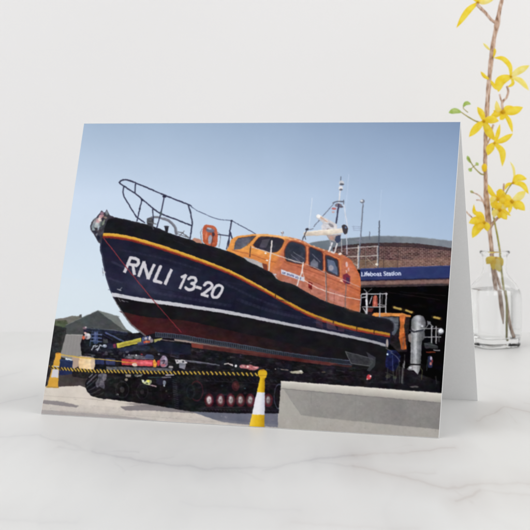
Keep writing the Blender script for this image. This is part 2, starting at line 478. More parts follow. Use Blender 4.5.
# ---- masts and scaffold in front of the station
region('printed_mast')
def mast(pts, w, c): line(pts, w, c)
line([(381.3, 190), (379.4, 222)], .35, (190, 204, 224), .8)
line([(379.4, 221), (377.8, 268)], 1.0, (70, 76, 92))
for k in range(9): line([(378.2, 225 + k * 2.4), (379.8, 225.6 + k * 2.4)], .6, (104, 108, 122), .7)
line([(362.9, 204), (361.8, 222), (359.9, 246), (358.6, 268)], 1.15, (104, 112, 132))
line([(362.2, 204), (361.2, 222), (359.4, 246)], .35, (176, 184, 198), .7)
ell(362.3, 201.4, 2.3, 1.9, (112, 116, 130)); ell(361.7, 200.7, 1.4, 1.0, (206, 210, 216))
for k, y in enumerate((226.4, 228.3, 230.2)): line([(352 + k, y), (362, y + .6)], .4, (132, 144, 168), .85)
line([(353.5, 225.5), (353.5, 231)], .35, (132, 144, 168), .85)
line([(355.6, 240), (361.5, 241)], 1.6, (120, 120, 134))
line([(369.6, 232), (369.4, 240)], .7, (92, 98, 118))
region('printed_scaffold')
line([(346, 248.4), (366, 247), (378, 246.2)], .95, (172, 166, 164)); line([(347, 256.8), (366, 256.4), (378, 255.4)], .95, (168, 158, 152))
line([(358.4, 246), (357.8, 268)], 1.1, (196, 192, 188)); line([(365.6, 246.5), (365.6, 268)], .7, (120, 108, 104))
line([(377.4, 246), (377.2, 266)], 1.1, (176, 172, 172)); ell(376.6, 264.6, 1.5, 1.3, (214, 206, 190))
line([(366, 262), (377, 259)], .6, (70, 56, 56)); line([(384, 246), (383.4, 268)], .5, (74, 58, 60)); line([(398, 247), (397.6, 268)], .5, (70, 54, 58))
line([(350, 262), (358, 266)], .6, (190, 180, 168), .8); line([(366, 257.5), (377, 268)], .45, (190, 180, 166), .7)

# ---- launching carriage and tracks (dark mass)
region('printed_carriage')
poly([(84, 331), (126, 334), (160, 331), (260, 340), (360, 352), (388, 362), (440, 382), (440, 394), (281, 384), (279, 414), (240, 414), (190, 412), (150, 405), (96, 398), (86, 384), (92, 372), (83, 366), (80, 345)], tex((25, 23, 29), 9, 'mid'))
rr = random.Random(4)
for k in range(230):                                              # machinery clutter under the hull
    x = rr.uniform(88, 278); y = rr.uniform(348, 371) + max(0, (x - 200)) * .05
    w = rr.uniform(1, 6); h = rr.uniform(.4, 1.8); g = rr.choice([30, 38, 46, 58, 74, 16, 12, 20]); b = rr.choice([0, 4, 12])
    poly([(x, y), (x + w, y + h * .3), (x + w * .95, y + h), (x, y + h * .9)], (g, g - 1, g + b), .7)
for k in range(60):
    x = rr.uniform(290, 385); y = rr.uniform(362, 382); w = rr.uniform(2, 9)
    line([(x, y), (x + w, y + rr.uniform(-1, 2))], rr.uniform(.3, .9), rr.choice([(44, 42, 48), (12, 12, 14), (60, 56, 60), (34, 30, 36)]), .7)
# steelwork at the front of the carriage
poly([(84, 329), (92, 328), (126, 332), (150, 338), (150, 352), (84, 352)], tex((27, 28, 36), 14, 'fine'))
poly([(86, 328.6), (126, 332.4), (128, 334.6), (86, 331)], (38, 42, 66)); line([(86, 328.4), (110, 330), (127, 332.6)], .6, (118, 126, 146), .85); line([(88, 331.6), (126, 335.4)], .5, (60, 66, 96), .7)
line([(105.5, 333.2), (114, 337), (123, 341.6)], 1.5, (62, 72, 116)); line([(105.5, 332.7), (123, 341)], .4, (118, 128, 166), .8); line([(100, 333), (112, 340)], .7, (48, 54, 84), .8)
poly([(102.6, 339), (107.4, 339.4), (108, 343.4), (103, 343.6)], (74, 76, 74), .8)
poly([(93.4, 331.6), (98, 331.8), (97.6, 344), (92.6, 344)], tex((58, 72, 116), 26, 'fine')); line([(95.2, 332), (94.6, 344)], .6, (110, 122, 160), .8)
for y_ in (334.6, 338, 341.4): line([(90.6, y_), (101.4, y_ + .5)], 1.0, (76, 90, 132)); line([(90.8, y_ - .5), (101, y_)], .3, (150, 160, 190), .6)
line([(92, 331), (89.6, 346)], .8, (70, 84, 128), .8)
ell(87.2, 336.4, 3.2, 3.2, (176, 172, 176)); ell(88.4, 335, 1.4, 1.3, (214, 214, 220)); ell(86, 337.6, 1.1, 1.4, (120, 100, 104)); ell(83.4, 337.8, 1.4, 2.0, (206, 96, 66)); ell(84.8, 333.4, 1.3, 1.0, (220, 180, 176)); ell(84.4, 328.4, 2.2, 1.3, (118, 92, 108)); ell(85.4, 327.6, 1, .7, (190, 180, 186)); poly([(83, 329.6), (88.6, 330), (88.2, 332.6), (83.4, 332.4)], (42, 40, 66))
for q in ([(91.6, 350), (93.4, 346), (95.6, 345.4)], [(94.6, 347.4), (97.4, 346)], [(97, 350.8), (99.4, 346.4), (101, 345.6)], [(95.8, 350), (97.4, 348.8)], [(99.8, 345.2), (102, 346.6)]): line(q, 1.1, (168, 176, 188), .9)
ell(104.6, 346.2, 2.1, 1.8, (150, 158, 178)); ell(104, 345.6, .9, .8, (206, 212, 224)); poly([(107, 343.8), (113, 343.6), (113, 349.6), (107, 349)], (36, 36, 62)); poly([(113, 344.4), (115.6, 344), (116, 348), (113.2, 348.6)], (118, 46, 76)); ell(110, 352, 2.4, 1.2, (60, 60, 70), .7)
for x_, y_, a, b, g in ((88, 354.6, 4, .6, 84), (93, 355.6, 2.4, .9, 96), (99, 353, 2.4, .7, 62), (106, 353.6, 1.6, 2, 78), (120, 354, 2, 1.2, 60), (127, 352, 1.8, 1.4, 92), (124, 356, 1.1, 2, 74), (116, 356.6, 2.4, .6, 54)): ell(x_, y_, a, b, (g, g, g + 6), .75)
poly([(94.4, 358.8), (104, 359.2), (104, 365), (94.4, 364.4)], tex((38, 46, 88), 12, 'fine')); poly([(105.4, 358.6), (115, 359.2), (115, 365.6), (105.4, 365)], tex((46, 54, 96), 12, 'fine')); line([(94.4, 358.8), (115, 359.4)], .5, (84, 92, 130), .7)
poly([(106, 366.8), (172, 368.6), (172, 371.4), (106, 370.4)], tex((96, 96, 102), 34, 'fine'), .9)
region('printed_warning_board')
poly([(116.4, 343.8), (140.6, 338.2), (141.2, 342.8), (117.2, 348.6)], tex((190, 176, 58), 14)); line([(116.6, 344), (140.6, 338.4)], .6, (216, 206, 110), .8)
for k in range(6): line([(119.6 + k * 3.4, 345.9 - k * .78), (121.8 + k * 3.4, 345.4 - k * .78)], 2.0, (128, 114, 52), .45)
ell(147, 340.2, 5.6, 3.6, (66, 68, 96)); poly([(137, 342.6), (146, 341), (147, 344.6), (138, 346)], (62, 72, 112), .8)
for x_, y_, a, b, c_ in ((144.2, 342.4, 1.0, 1.2, (190, 60, 46)), (146.4, 341.8, 1.4, 1.3, (222, 116, 60)), (148.6, 342, 1.1, 1.2, (206, 84, 50)), (145.6, 338.8, 1.4, 1.3, (196, 190, 196)), (149.4, 338.2, 1.1, 2.2, (206, 196, 204)), (147.2, 337.2, 1.1, 1.0, (76, 90, 150)), (151.4, 341, 1.6, 1.9, (150, 136, 140)), (143, 339, 1.4, 2, (74, 88, 134))): ell(x_, y_, a, b, c_, .9)
poly([(153.4, 339.6), (162.6, 338), (159.4, 341.2), (154.6, 343.6)], (166, 160, 92)); line([(160, 339.6), (174, 341.4)], .7, (170, 158, 150), .8)
region('printed_carriage')
poly([(150, 345), (158, 341), (190, 345.6), (191, 355), (172, 354.6), (158, 352)], tex((26, 29, 48), 12)); line([(158, 342), (158, 352)], .5, (52, 56, 76), .6)
poly([(118, 349), (141, 344.6), (150, 347), (150, 350), (120, 352)], (40, 46, 66), .8)
poly(cr([(124, 358.8), (127, 356), (133.6, 354.8), (139, 355.6), (144, 356.6), (152, 356), (154, 359.8)], 4), tex((92, 90, 98), 40, 'fine')); poly(cr([(144.4, 358.4), (146, 355), (150, 354.6), (153.4, 356.4), (152.6, 359.4)], 4), (58, 72, 108)); ell(136, 355.6, .9, .8, (206, 210, 216)); ell(141.4, 354.6, 1.0, .6, (160, 60, 60)); ell(128.6, 355, .9, .7, (150, 150, 158)); line([(133, 357), (134.6, 359)], .9, (50, 60, 56))
poly([(121.4, 359.2), (152.8, 360.6), (152.8, 366.8), (121.4, 365.2)], tex((196, 64, 70), 18)); poly([(130, 361.4), (152, 362), (152, 365), (140, 364.8)], (226, 104, 116), .75); line([(122, 362.6), (136, 363.4)], 1.1, (226, 134, 58), .9); ell(134.4, 365.2, 2.6, 1.7, (232, 196, 186))
poly(cr([(152.8, 361), (154.6, 359.8), (155.6, 361.4), (157, 363.6), (155.8, 367.4), (153, 367.4)], 4), (224, 148, 52)); poly([(157, 361), (160, 360), (159.4, 366), (157.2, 366.6)], (186, 50, 62))
poly(cr([(160, 359), (162.4, 356), (165.4, 356.4), (167.4, 360), (167.6, 365), (165, 367.4), (160.4, 366.4), (160, 359)], 4), tex((134, 116, 138), 30, 'fine')); line([(160.4, 361.4), (164.6, 360.8), (163, 364)], .9, (52, 46, 66)); ell(163, 365.6, 2.6, 1.3, (186, 96, 106), .8); ell(165.6, 359, 1.1, 1.9, (178, 172, 196), .8); ell(158.6, 354.4, 1, .9, (120, 120, 128))
poly([(169, 366), (173, 366.2), (173, 368.4), (168, 368)], (156, 150, 156)); poly([(174.6, 359.6), (187, 360.4), (187, 363.6), (176, 364)], (190, 184, 190)); poly([(179, 363), (186, 364), (184.6, 370), (179, 368)], (126, 126, 138)); ell(183, 362, 1.2, 1, (60, 60, 70)); ell(177, 361.4, .9, .8, (90, 86, 96)); line([(170, 356), (178, 358)], 1, (58, 54, 70), .8)
line([(186, 361.2), (200, 363), (219, 365.6)], [2.0, 1.0], (92, 92, 106)); line([(186, 360.4), (216, 364.6)], .4, (150, 152, 166), .8)
# bundle with pale red ends on the deck of the carriage
line([(224.4, 364.6), (228.4, 363.8), (232.6, 366)], 1.0, (196, 188, 184)); poly([(230, 363.6), (232.6, 364.6), (232.4, 366.6), (230.4, 365.6)], (216, 206, 206)); ell(235.8, 366.4, 1.3, 1.3, (216, 214, 216))
poly(cr([(239, 366.4), (242, 364.6), (246, 365.4), (250, 364.8), (254, 366.6), (259, 367.4), (256, 370), (251, 370.6), (246, 368.8), (241, 368.6), (239, 366.4)], 4), tex((176, 106, 112), 34, 'fine'))
for x_, y_, a, b, c_ in ((243, 366.2, 1.6, .7, (226, 186, 182)), (247.6, 367, 1.2, .9, (236, 206, 200)), (251, 368.8, 1.6, .8, (216, 110, 116)), (256, 368, 1.8, .7, (214, 140, 146)), (249, 365.6, 1.0, .5, (120, 80, 88))): ell(x_, y_, a, b, c_, .85, rot=.2)
line([(281, 369.6), (288, 370.6)], .8, (150, 130, 120)); poly([(289.4, 371.8), (300, 370.6), (303.6, 372.6), (302, 374.2), (291, 373.6)], tex((172, 164, 146), 20, 'fine')); ell(301, 371.4, 1.5, 1.0, (216, 212, 204)); ell(323.6, 372.6, 2.2, .6, (100, 88, 76))
ell(275.4, 369.4, .7, .6, (210, 200, 196))
# tracks
region('printed_track')
ell(100, 386, 15, 12.5, (24, 22, 25), rot=.1); ell(188, 391, 22, 17, (20, 18, 22)); 
poly([(92, 374), (280, 378), (280, 411), (196, 411.5), (168, 404.5), (120, 401), (92, 396.4), (86, 388)], tex((23, 21, 25), 7, 'mid'))
poly([(88.6, 374.4), (93, 372), (110, 373), (118, 376), (118, 398), (104, 399.6), (96, 398), (90.4, 396), (87, 390.6), (85.6, 384)], tex((30, 29, 33), 12))
for q, w, c_ in (([(87, 384), (91, 380), (96, 375)], 1.3, (96, 94, 106)), ([(86.4, 388), (91, 384), (96.6, 379)], .9, (66, 66, 74)), ([(88, 391), (92.6, 389), (97, 385)], 1.0, (60, 62, 68)), ([(90, 394.6), (96, 392), (100, 389.6)], 1.1, (58, 60, 62)), ([(94, 397), (99.6, 395), (103, 393)], .9, (54, 54, 56)), ([(89, 377.6), (92, 374.6)], 1.1, (128, 124, 132))): line(q, w, c_, .9)
poly(cr([(98, 375), (101.6, 373.4), (104, 374.6), (103, 379), (104.4, 384.6), (103.6, 389.6), (99.4, 387), (96.4, 388), (95.6, 383), (98, 379), (98, 375)], 4), tex((92, 90, 100), 34, 'fine'), .9)
poly(cr([(103, 373.6), (106.4, 374.6), (106, 379), (103.4, 381.6), (102, 378)], 4), tex((126, 122, 130), 24, 'fine'), .85)
line([(99.6, 376), (98, 387)], .8, (56, 54, 62), .7); ell(117.2, 394.8, 1.4, .9, (110, 116, 112)); line([(90, 399.2), (104, 400.6)], .5, (140, 128, 122), .6)
poly([(125, 374.6), (131, 375), (130.6, 377.6), (125.6, 377.2)], (150, 140, 128), .9); ell(126, 380, 1.4, 1.6, (160, 148, 136), .8); poly([(134, 374.8), (142, 375), (141, 377.4), (135, 377)], (96, 94, 92), .8); line([(137, 377), (142, 375)], .8, (176, 172, 164), .8)
poly(cr([(141, 379.6), (143.6, 380.6), (144.4, 382.4), (147, 380), (150.8, 380.6), (151.2, 383), (149, 385.4), (144.6, 384.6), (142, 383)], 4), (200, 204, 150), .95); ell(148.2, 381.4, 1.6, 1.2, (234, 226, 84)); ell(143, 381.4, 1.2, 1.1, (226, 228, 222)); ell(146.6, 383.6, 1.2, .8, (60, 66, 50)); line([(150, 385.4), (156, 386.8)], 1.2, (186, 158, 166), .9)
line([(165.6, 375.6), (173.4, 375.4)], 1.1, (206, 196, 204), .9); line([(162, 377.8), (170.4, 377.6)], 1.3, (112, 114, 122), .9); ell(164.2, 383.2, 1.5, 2.4, (112, 118, 138)); ell(164, 386, 1.0, .9, (170, 176, 186)); line([(148, 377.6), (162, 377.8)], .6, (54, 90, 96), .8)
poly([(156, 378.4), (163, 379), (162, 386), (156, 384)], (34, 34, 52), .9); ell(166, 391.6, .9, .9, (70, 74, 72), .8); ell(169, 396.8, 1.2, .5, (80, 76, 84), .7)
poly(cr([(173, 377), (186, 375.6), (204, 378), (204, 410), (176, 408.6), (171.6, 404), (172.6, 390), (173, 377)], 4), tex((26, 27, 31), 7))
for k in range(14):
    x = 174.5 + k * .2; y = 380 + k * 2.1; line([(x - 2.4, y), (x + 1.6, y + 1.2)], .9, (52, 52, 58), .8)
for k in range(24): line([(205 + k * 3, 409.2 + k * .06), (206.6 + k * 3, 410.6 + k * .06)], .8, (60, 56, 64), .7)
for k in range(5): line([(121 + k * 9.6, 380.6), (123 + k * 9.6, 399)], .6, (40, 38, 44), .5)
ell(122, 390, 7, 8.6, (46, 44, 50), ring=.9, alpha=.8); ell(122, 390, 2.4, 3, (58, 56, 62), alpha=.8); ell(142, 392, 6, 8, (44, 42, 46), ring=.8, alpha=.7); ell(142, 392, 2, 2.6, (56, 50, 54), alpha=.7)
ell(196.5, 391.4, 6.8, 10.4, (64, 32, 40), ring=1.0, alpha=.9); ell(190.6, 392, 4.6, 7.4, (34, 38, 44)); ell(190.2, 392, 3.0, 5.6, (24, 26, 32)); ell(186, 400, 5, 6, (34, 32, 36), ring=.5, alpha=.7)
for k in range(24): line([(173.4 + k * 4.4, 377.2 + k * .14), (175.6 + k * 4.4, 379.4 + k * .14)], .8, (48, 45, 52), .6)
line([(205, 381), (276, 384.8)], .7, (50, 44, 50), .7); line([(204, 393), (276, 394.4)], .5, (44, 34, 40), .6)
ell(235.6, 386.4, 3.9, 5.2, (62, 28, 34)); ell(235.6, 386.2, 1.9, 2.6, (80, 38, 44)); ell(245, 388.8, .9, .8, (60, 84, 96)); ell(222, 386, 1.4, 1, (40, 44, 52))
for x_, d_ in ((209, 1), (220.4, .86), (230.7, .82), (240.5, .78), (250.2, .78), (268.2, .62)):
    ell(x_, 400.8, 4.9, 7.2, (46, 25, 31)); ell(x_, 400.7, 4.3, 6.3, (84, 32, 40)); ell(x_, 400.5, 3.0, 4.6, (int(124 * d_), int(92 * d_), int(96 * d_))); ell(x_ - .1, 400.2, 2.0, 3.6, tex((int(196 * d_), int(180 * d_), int(182 * d_)), 26, 'fine')); ell(x_ + .4, 401, .8, 1.5, (118, 92, 96), .6); ell(x_ - .5, 398.8, .6, .9, (222, 214, 216), .7 * d_)
    line([(x_ - 4.6, 407.4), (x_ + 4.4, 407.8)], .6, (60, 54, 62), .7)
line([(196, 409), (278, 411)], 1.3, (38, 36, 44)); line([(200, 407.6), (278, 409.4)], .4, (72, 66, 74), .6)
ell(279, 397, 5, 13, (90, 96, 116), ring=.5, alpha=.7)

# ---- behind the stern
region('printed_tractor')
poly([(364, 312), (374, 313.4), (401, 313.4), (410, 316), (409, 330), (407, 352), (398, 352), (386, 340), (366, 322)], tex((36, 30, 34), 8))
poly([(377, 317), (399, 317.5), (398, 330), (394, 336), (386, 332)], mixf((66, 72, 84), (120, 124, 132), lambda x, y, sl: (N_mid[sl] - .35) * 1.6))
line([(378, 323), (398, 324.5)], .5, (160, 164, 170), .5); line([(385, 317), (387, 331)], .5, (50, 50, 58), .7)
poly([(371.6, 315.4), (374.5, 313), (402, 313.2), (411, 315.8), (410.6, 317.6), (403, 316.4), (376, 316.8)], tex((214, 134, 62), 12))
poly([(399.6, 315), (406, 315.8), (404.2, 326), (405.6, 340), (406.6, 349.4), (401.6, 350), (399, 338), (400.2, 326)], tex((200, 104, 46), 14)); line([(405.4, 317), (403.6, 326), (404.6, 338)], .7, (150, 66, 32), .8)
line([(404.6, 316.6), (403.4, 333)], .6, (230, 150, 80), .8)
poly([(401, 338), (406, 336), (405, 350), (400.8, 350)], (140, 66, 34), .6)
region('printed_boarding_cage')
poly(cr([(372.4, 306.6), (372.8, 300), (374, 295.6), (377, 296), (377.6, 301), (377.8, 306.8)], 4), tex((178, 84, 66), 26, 'fine')); line([(375.4, 296), (374.4, 306)], .9, (226, 140, 118), .8); line([(376.8, 298), (377.4, 306)], .8, (120, 50, 42), .8)
poly([(368, 308), (374, 308.4), (372, 312.6), (367, 312)], (110, 44, 38), .8)
for a, b, w, c_ in (((361.6, 294.2), (387.2, 294), 1.1, 186), ((362.4, 307.2), (386, 307), .9, 172), ((366.8, 293.2), (366.6, 314), 2.0, 168), ((366.2, 300), (366.4, 305), 1.6, 226), ((361.2, 295), (359.8, 313), .9, 164), ((380, 293.6), (379.6, 317), 1.3, 160),
                ((386.3, 293.4), (385.8, 313), 1.1, 182), ((372, 296.6), (369.4, 304), .8, 196), ((362, 298), (365.6, 297), .9, 200), ((378, 304.6), (386, 305.8), 1.0, 140), ((363.4, 309), (367, 313.6), 1.1, 170), ((382.4, 295), (382, 304), .5, 110), ((364, 289.6), (367.6, 293), .9, 120), ((368, 292), (372, 289), .6, 100)):
    line([a, b], w, (c_, c_ - 2, c_ + 4))
region('printed_exhaust_pipe')
def silver(x, y, sl):
    c = np.where(y < 331, 418.6, 416.2); u = (x - c) / 7
    b = 118 + 52 * np.exp(-((u + .12) / .38) ** 2) - 46 * np.clip(u - .2, 0, 1) - 26 * np.clip(-u - .55, 0, 1) + np.sin(x * 2.6) * 9 * (y > 334) + (N_mid[sl] - .5) * 44 + (N_fine[sl] - .5) * 30
    return np.stack([b, b + 1, b + 5], -1)
poly([(411, 331), (424.4, 331), (424.2, 339), (422, 342), (421.6, 352), (421, 364.4), (410.4, 364), (410.8, 348)], silver)
poly(cr([(408.4, 335), (410.6, 333.6), (411.4, 338), (411, 342.6), (408.8, 341), (408.4, 335)], 4), (142, 132, 130), .9)
poly(cr([(411.6, 331), (411.2, 323), (413.2, 317.6), (418.4, 315.2), (423.4, 316.8), (425.9, 322), (425.3, 328), (423.5, 332)]), silver)
ell(417.2, 318.6, 3.6, 1.9, (178, 182, 190), .55, rot=-.2, soft=1); ell(420, 325, 2.2, 1.3, (190, 194, 204), .5, rot=.4, soft=.8); ell(422.4, 326.6, 1.2, .9, (226, 230, 236), .7)
line([(410.2, 330.6), (414, 332.4), (419, 331), (424.6, 330.2)], 1.5, (50, 50, 60)); line([(411, 329), (415, 330.4), (424.6, 328.4)], .45, (206, 206, 214), .8)
for x_ in (413.4, 418.6): line([(x_, 335), (x_ - .4, 363)], .5, (92, 94, 102), .6)
line([(416, 334), (415.4, 362)], .9, (196, 198, 206), .45)
line([(409, 364.6), (422, 364.8)], 1.1, (18, 18, 22)); poly([(410.6, 365.4), (421, 366), (420, 371), (418, 375), (414, 370.6), (409, 370.6), (406.6, 369.6)], silver); ell(410.6, 368.2, 1.6, 1.2, (196, 198, 206), .9)
region('printed_tractor_fittings')
for a, b, w, c_ in (((424.5, 328.8), (441, 328.6), .8, 150), ((424.5, 337.4), (441, 337.2), .9, 166), ((431.8, 326.6), (431.6, 343.4), 1.2, 168), ((436.4, 327), (436.2, 343.4), 1.2, 150), ((428, 321.6), (433, 327), 1.2, 130), ((424, 330.6), (429.4, 323.4), .8, 120), ((434, 350.4), (440, 350.8), .9, 150), ((439, 334), (439, 342), .8, 90), ((424.4, 332), (424.8, 338), .8, 90), ((404, 337), (402.8, 350), .5, 90)):
    line([a, b], w, (c_, c_, c_ + 4))
ell(429.3, 323.2, 1.7, 1.5, (110, 110, 118)); ell(440.8, 331.6, 3.3, 3.3, (96, 96, 104)); ell(441, 331.2, 2.3, 2.3, (222, 226, 232)); ell(440.4, 330.4, .8, .8, (255, 255, 255))
poly([(424, 343.6), (430, 342.6), (438, 346.4), (438, 349), (425, 348.6)], (54, 55, 58), .95); line([(424.4, 343.8), (437.6, 346.6)], .5, (98, 98, 104), .7)
line([(427, 352.6), (435, 352.5)], 1.3, (124, 50, 30), .9)
poly([(428, 357), (431, 356), (433.4, 360), (432.4, 368), (428.4, 368)], (40, 46, 84), .9); ell(431.2, 358.6, 1.1, 1.7, (190, 176, 196), .9); ell(430.9, 364, 1.2, 1.7, (196, 120, 112), .9); ell(432.4, 361.4, .8, 1.6, (150, 50, 44), .9); line([(427.6, 360), (427, 371)], .6, (60, 84, 90), .7)
line([(420.6, 368), (422.6, 371), (421.6, 380)], .8, (74, 78, 50), .8); line([(436, 377), (437, 384)], 1.4, (44, 44, 46), .8); ell(414.4, 387.2, 4.4, .9, (86, 84, 84), .9)
region('printed_tractor')
poly([(384.6, 353), (388, 350), (396, 350.6), (401, 356), (399, 366), (394, 372), (386, 368), (385, 360)], mixf((14, 18, 52), (36, 46, 118), lambda x, y, sl: (N_mid[sl] - .3) * 1.5 - (x - 392) / 14))
poly([(385, 353.8), (388.2, 353.6), (388.2, 355.6), (385, 355.6)], (176, 204, 240))
for p in (((386, 373), (393, 376)), ((388, 368), (387, 380)), ((393, 366), (394, 381)), ((399, 362), (400, 383)), ((405, 355), (403, 384))):
    line(p, 1.0, (58, 62, 60), .75)
ell(386.6, 354.4, 1.5, .9, (214, 228, 250)); line([(391, 353), (397, 357), (400, 362)], .9, (86, 92, 116), .8); line([(403.4, 364), (402, 383.4)], 1.1, (110, 110, 112), .8); line([(404.6, 361), (404.2, 368)], .8, (170, 170, 174), .8); line([(392.6, 356), (393, 371)], .6, (66, 84, 150), .7); line([(398, 366), (395, 383)], .6, (96, 96, 96), .6); ell(388, 377, 2.6, 2, (84, 84, 66), .5); ell(395, 378, 2, 1.5, (70, 80, 60), .6)

# beige roll, left cone
region('printed_roll')
poly(cr([(79, 359), (80, 356.6), (92, 357.6), (94.6, 360), (94.2, 368), (91, 371), (80, 370), (78.4, 364), (79, 359)], 5), mixf((226, 188, 138), (246, 222, 178), lambda x, y, sl: (x - 78) / 18 + (N_fine[sl] - .5) * .6))
ell(92.4, 364, 2.3, 6.4, (198, 170, 146), .8); line([(80, 357.4), (92, 358.2)], .7, (150, 132, 132), .8); line([(79, 356), (93, 356.8)], .9, (120, 116, 126), .7)

# ---- HULL
region('printed_hull')
rail_top = cr([(98, 219), (105.5, 219), (114, 217.4), (131, 220.8), (148, 225), (160, 229), (170, 233.4), (192.3, 240.3), (209, 245.4), (228, 251.4), (242, 257.5), (259, 266.6), (272.5, 273.6), (278, 280), (293, 284.6), (307, 292.6), (324, 301), (341, 306.6), (358, 312), (377, 317), (388, 319.4), (392.4, 321.6)])
belt = cr([(100.6, 233.0), (113, 233.6), (130, 236.4), (150, 241.8), (170, 248.2), (194, 256.6), (214, 264), (233, 271.8), (259, 285.4), (276, 295), (290, 302.6), (307, 311.4), (324, 318.2), (341, 323.4), (358, 327.6), (377, 331.2), (390, 333.6)])
white = cr([(111.6, 292.8), (140, 298), (170, 302.2), (200, 306.6), (235, 312.4), (280, 321.6), (314, 328.4), (348, 335.4), (370, 340.2), (386, 344.6)])
bottom = [(144.5, 336), (156, 335), (200, 340), (235, 345.4), (280, 354), (340, 363), (384, 372), (387, 352), (390, 344), (392, 334)]
stem = cr([(101, 233), (99.6, 248), (101.4, 256.6), (104.4, 272.6), (109, 288), (114.6, 301), (121.6, 312), (130, 324), (144.5, 336)])
def hullcol(x, y, sl):
    wl = interp_at(white, x)
    t = np.clip((y - wl) / 3, 0, 1)[..., None]
    navy = np.array((26, 28, 48), np.float32) + ((N_mid[sl] - .5) * 9)[..., None] + ((N_big[sl] - .5) * 14)[..., None] * np.array((1, 1, 1.4))
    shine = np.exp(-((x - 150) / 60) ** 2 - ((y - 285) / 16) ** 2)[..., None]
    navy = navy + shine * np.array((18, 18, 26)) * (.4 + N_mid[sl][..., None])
    black = np.array((23, 21, 26), np.float32) + ((N_mid[sl] - .5) * 8)[..., None]
    return navy * (1 - t) + black * t
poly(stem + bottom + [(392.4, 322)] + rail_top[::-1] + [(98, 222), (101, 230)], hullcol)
region('printed_keel')
redtop = cr([(118.5, 311), (135, 315), (150, 317.5), (182, 320.5), (210, 326), (240, 333), (270, 339), (300, 346), (326, 353)])
redcol = mixf((72, 27, 30), (25, 22, 27), lambda x, y, sl: (x - 150) / 125 + (N_mid[sl] - .5) * .5 - (y - 330) / 60)
poly(redtop + [(320, 357), (306, 355.4), (280, 352.4), (235, 343.6), (200, 338), (156, 333), (144.5, 336), (130, 324), (121.6, 313)], redcol)
line(off(stem[-26:], 0, .4), [.8, 1.8], (112, 108, 112), .75)
line(off(stem[:40], 0, .9), 1.0, (60, 62, 84), .8)
region('printed_hull')
def gun(x, y, sl):
    tp = interp_at(rail_top, x); u = (y - tp) / 12
    b = 24 + 12 * np.exp(-(u / .16) ** 2) + (N_mid[sl] - .5) * 7
    return np.stack([b, b, b + 6], -1)
gb = [p for p in belt if p[0] < 392]
poly(rail_top + [(394, 324), (394, 331), (390, 333.6)] + gb[::-1] + [(98, 230)], gun)
line([(391.6, 321.5), (394, 325), (393.4, 330)], 1, (60, 60, 70), .6)
# fresh rubber scuffs
for k in range(50):
    x = rr.uniform(115, 380); y = float(interp_at(rail_top, x)) + rr.uniform(2, 9)
    line([(x, y), (x + rr.uniform(2, 8), y + rr.uniform(1, 3.5))], .5, (44, 44, 54), .35)
region('printed_belting')
thr = lambda x: 2.75 - (x - 100) * .0016
band(off(belt, thr), off(belt, lambda x: 5.1 - (x - 100) * .003), tex((122, 36, 34), 10))
band(off(belt, -.2), off(belt, thr), mixf((224, 164, 48), (178, 124, 36), lambda x, y, sl: (x - 140) / 200 * .6 + (N_mid[sl] - .4) * .7))
line(off(belt, .4)[:70], .6, (244, 196, 90), .6)
line(off(belt, 3.2), .5, (206, 92, 44), .7)
for x_ in (275.4, 333.6, 357, 374.5):
    y_ = float(interp_at(belt, x_)); line([(x_, y_ - .6), (x_ - .4, y_ + 3.2)], 1.0, (60, 36, 28), .85)
region('printed_waterline')
band(off(white, -.2), off(white, lambda x: 3.7 - (x - 110) * .0045), mixf((196, 196, 204), (150, 150, 158), lambda x, y, sl: (x - 150) / 260 + (N_mid[sl] - .5) * .4))
region('printed_hull')
line([(117, 289.5), (120.5, 290.5)], .9, (170, 170, 178), .85); line([(121.5, 287.8), (119.5, 290)], .6, (170, 170, 178), .8)
line([(118.5, 298.6), (120.2, 301.6)], .6, (140, 140, 146), .8); line([(121.5, 300.6), (124, 301.8)], 1.1, (140, 140, 146), .7); line([(125.4, 301.6), (128, 302)], .6, (130, 130, 136), .7)
ell(103.6, 272.6, 1.4, 1.1, (196, 200, 206)); line([(102, 268), (103, 276)], .6, (110, 114, 130), .8)
poly([(316, 316.5), (322, 319), (323, 329), (316, 327)], (96, 60, 68), .45); poly([(326, 321), (334, 323.6), (337, 330.6), (327, 329)], (118, 88, 96), .45); poly([(338, 325), (345, 327), (344, 332), (338, 331)], (110, 60, 64), .4)
for k in range(26):
    x = rr.uniform(300, 384); y = float(interp_at(belt, x)) + rr.uniform(5.5, 9)
    line([(x, y), (x + rr.uniform(2, 7), y + rr.uniform(.3, 1.4))], .6, (64, 60, 92), .5)
for k in range(46):                                               # soft reflections on the topsides
    x = rr.uniform(108, 360); y0_ = float(interp_at(belt, x)) + 7; y1_ = float(interp_at(white, x)) - 1
    if y1_ > y0_:
        y = rr.uniform(y0_, y1_); L_ = rr.uniform(6, 26)
        line([(x, y), (x + L_, y + L_ * .2)], rr.uniform(.4, 1.3), rr.choice([(44, 44, 74), (36, 36, 66), (20, 20, 42)]), .35)
for q, w, a in (([(112, 262), (126, 268), (150, 274)], 2.6, .22), ([(108, 278), (122, 283)], 2, .2), ([(150, 292), (190, 299), (230, 306)], 3, .2), ([(222, 282), (250, 296), (280, 308)], 2.4, .16), ([(238, 300), (270, 311), (300, 318)], 3.4, .18), ([(120, 250), (160, 258), (200, 270)], 2, .16)):
    line(q, w, (66, 66, 92), a, smooth=True)
for q in ([(196, 285), (194, 306)], [(236, 290), (233, 311)], [(262, 300), (259, 317)]): line(q, .4, (16, 16, 30), .5)
for k in range(60):
    x = rr.uniform(112, 382); y = float(interp_at(white, x)) + rr.uniform(.2, 3)
    line([(x, y), (x + rr.uniform(1, 5), y + rr.uniform(.1, .9))], .45, rr.choice([(120, 120, 128), (222, 222, 228)]), .35)
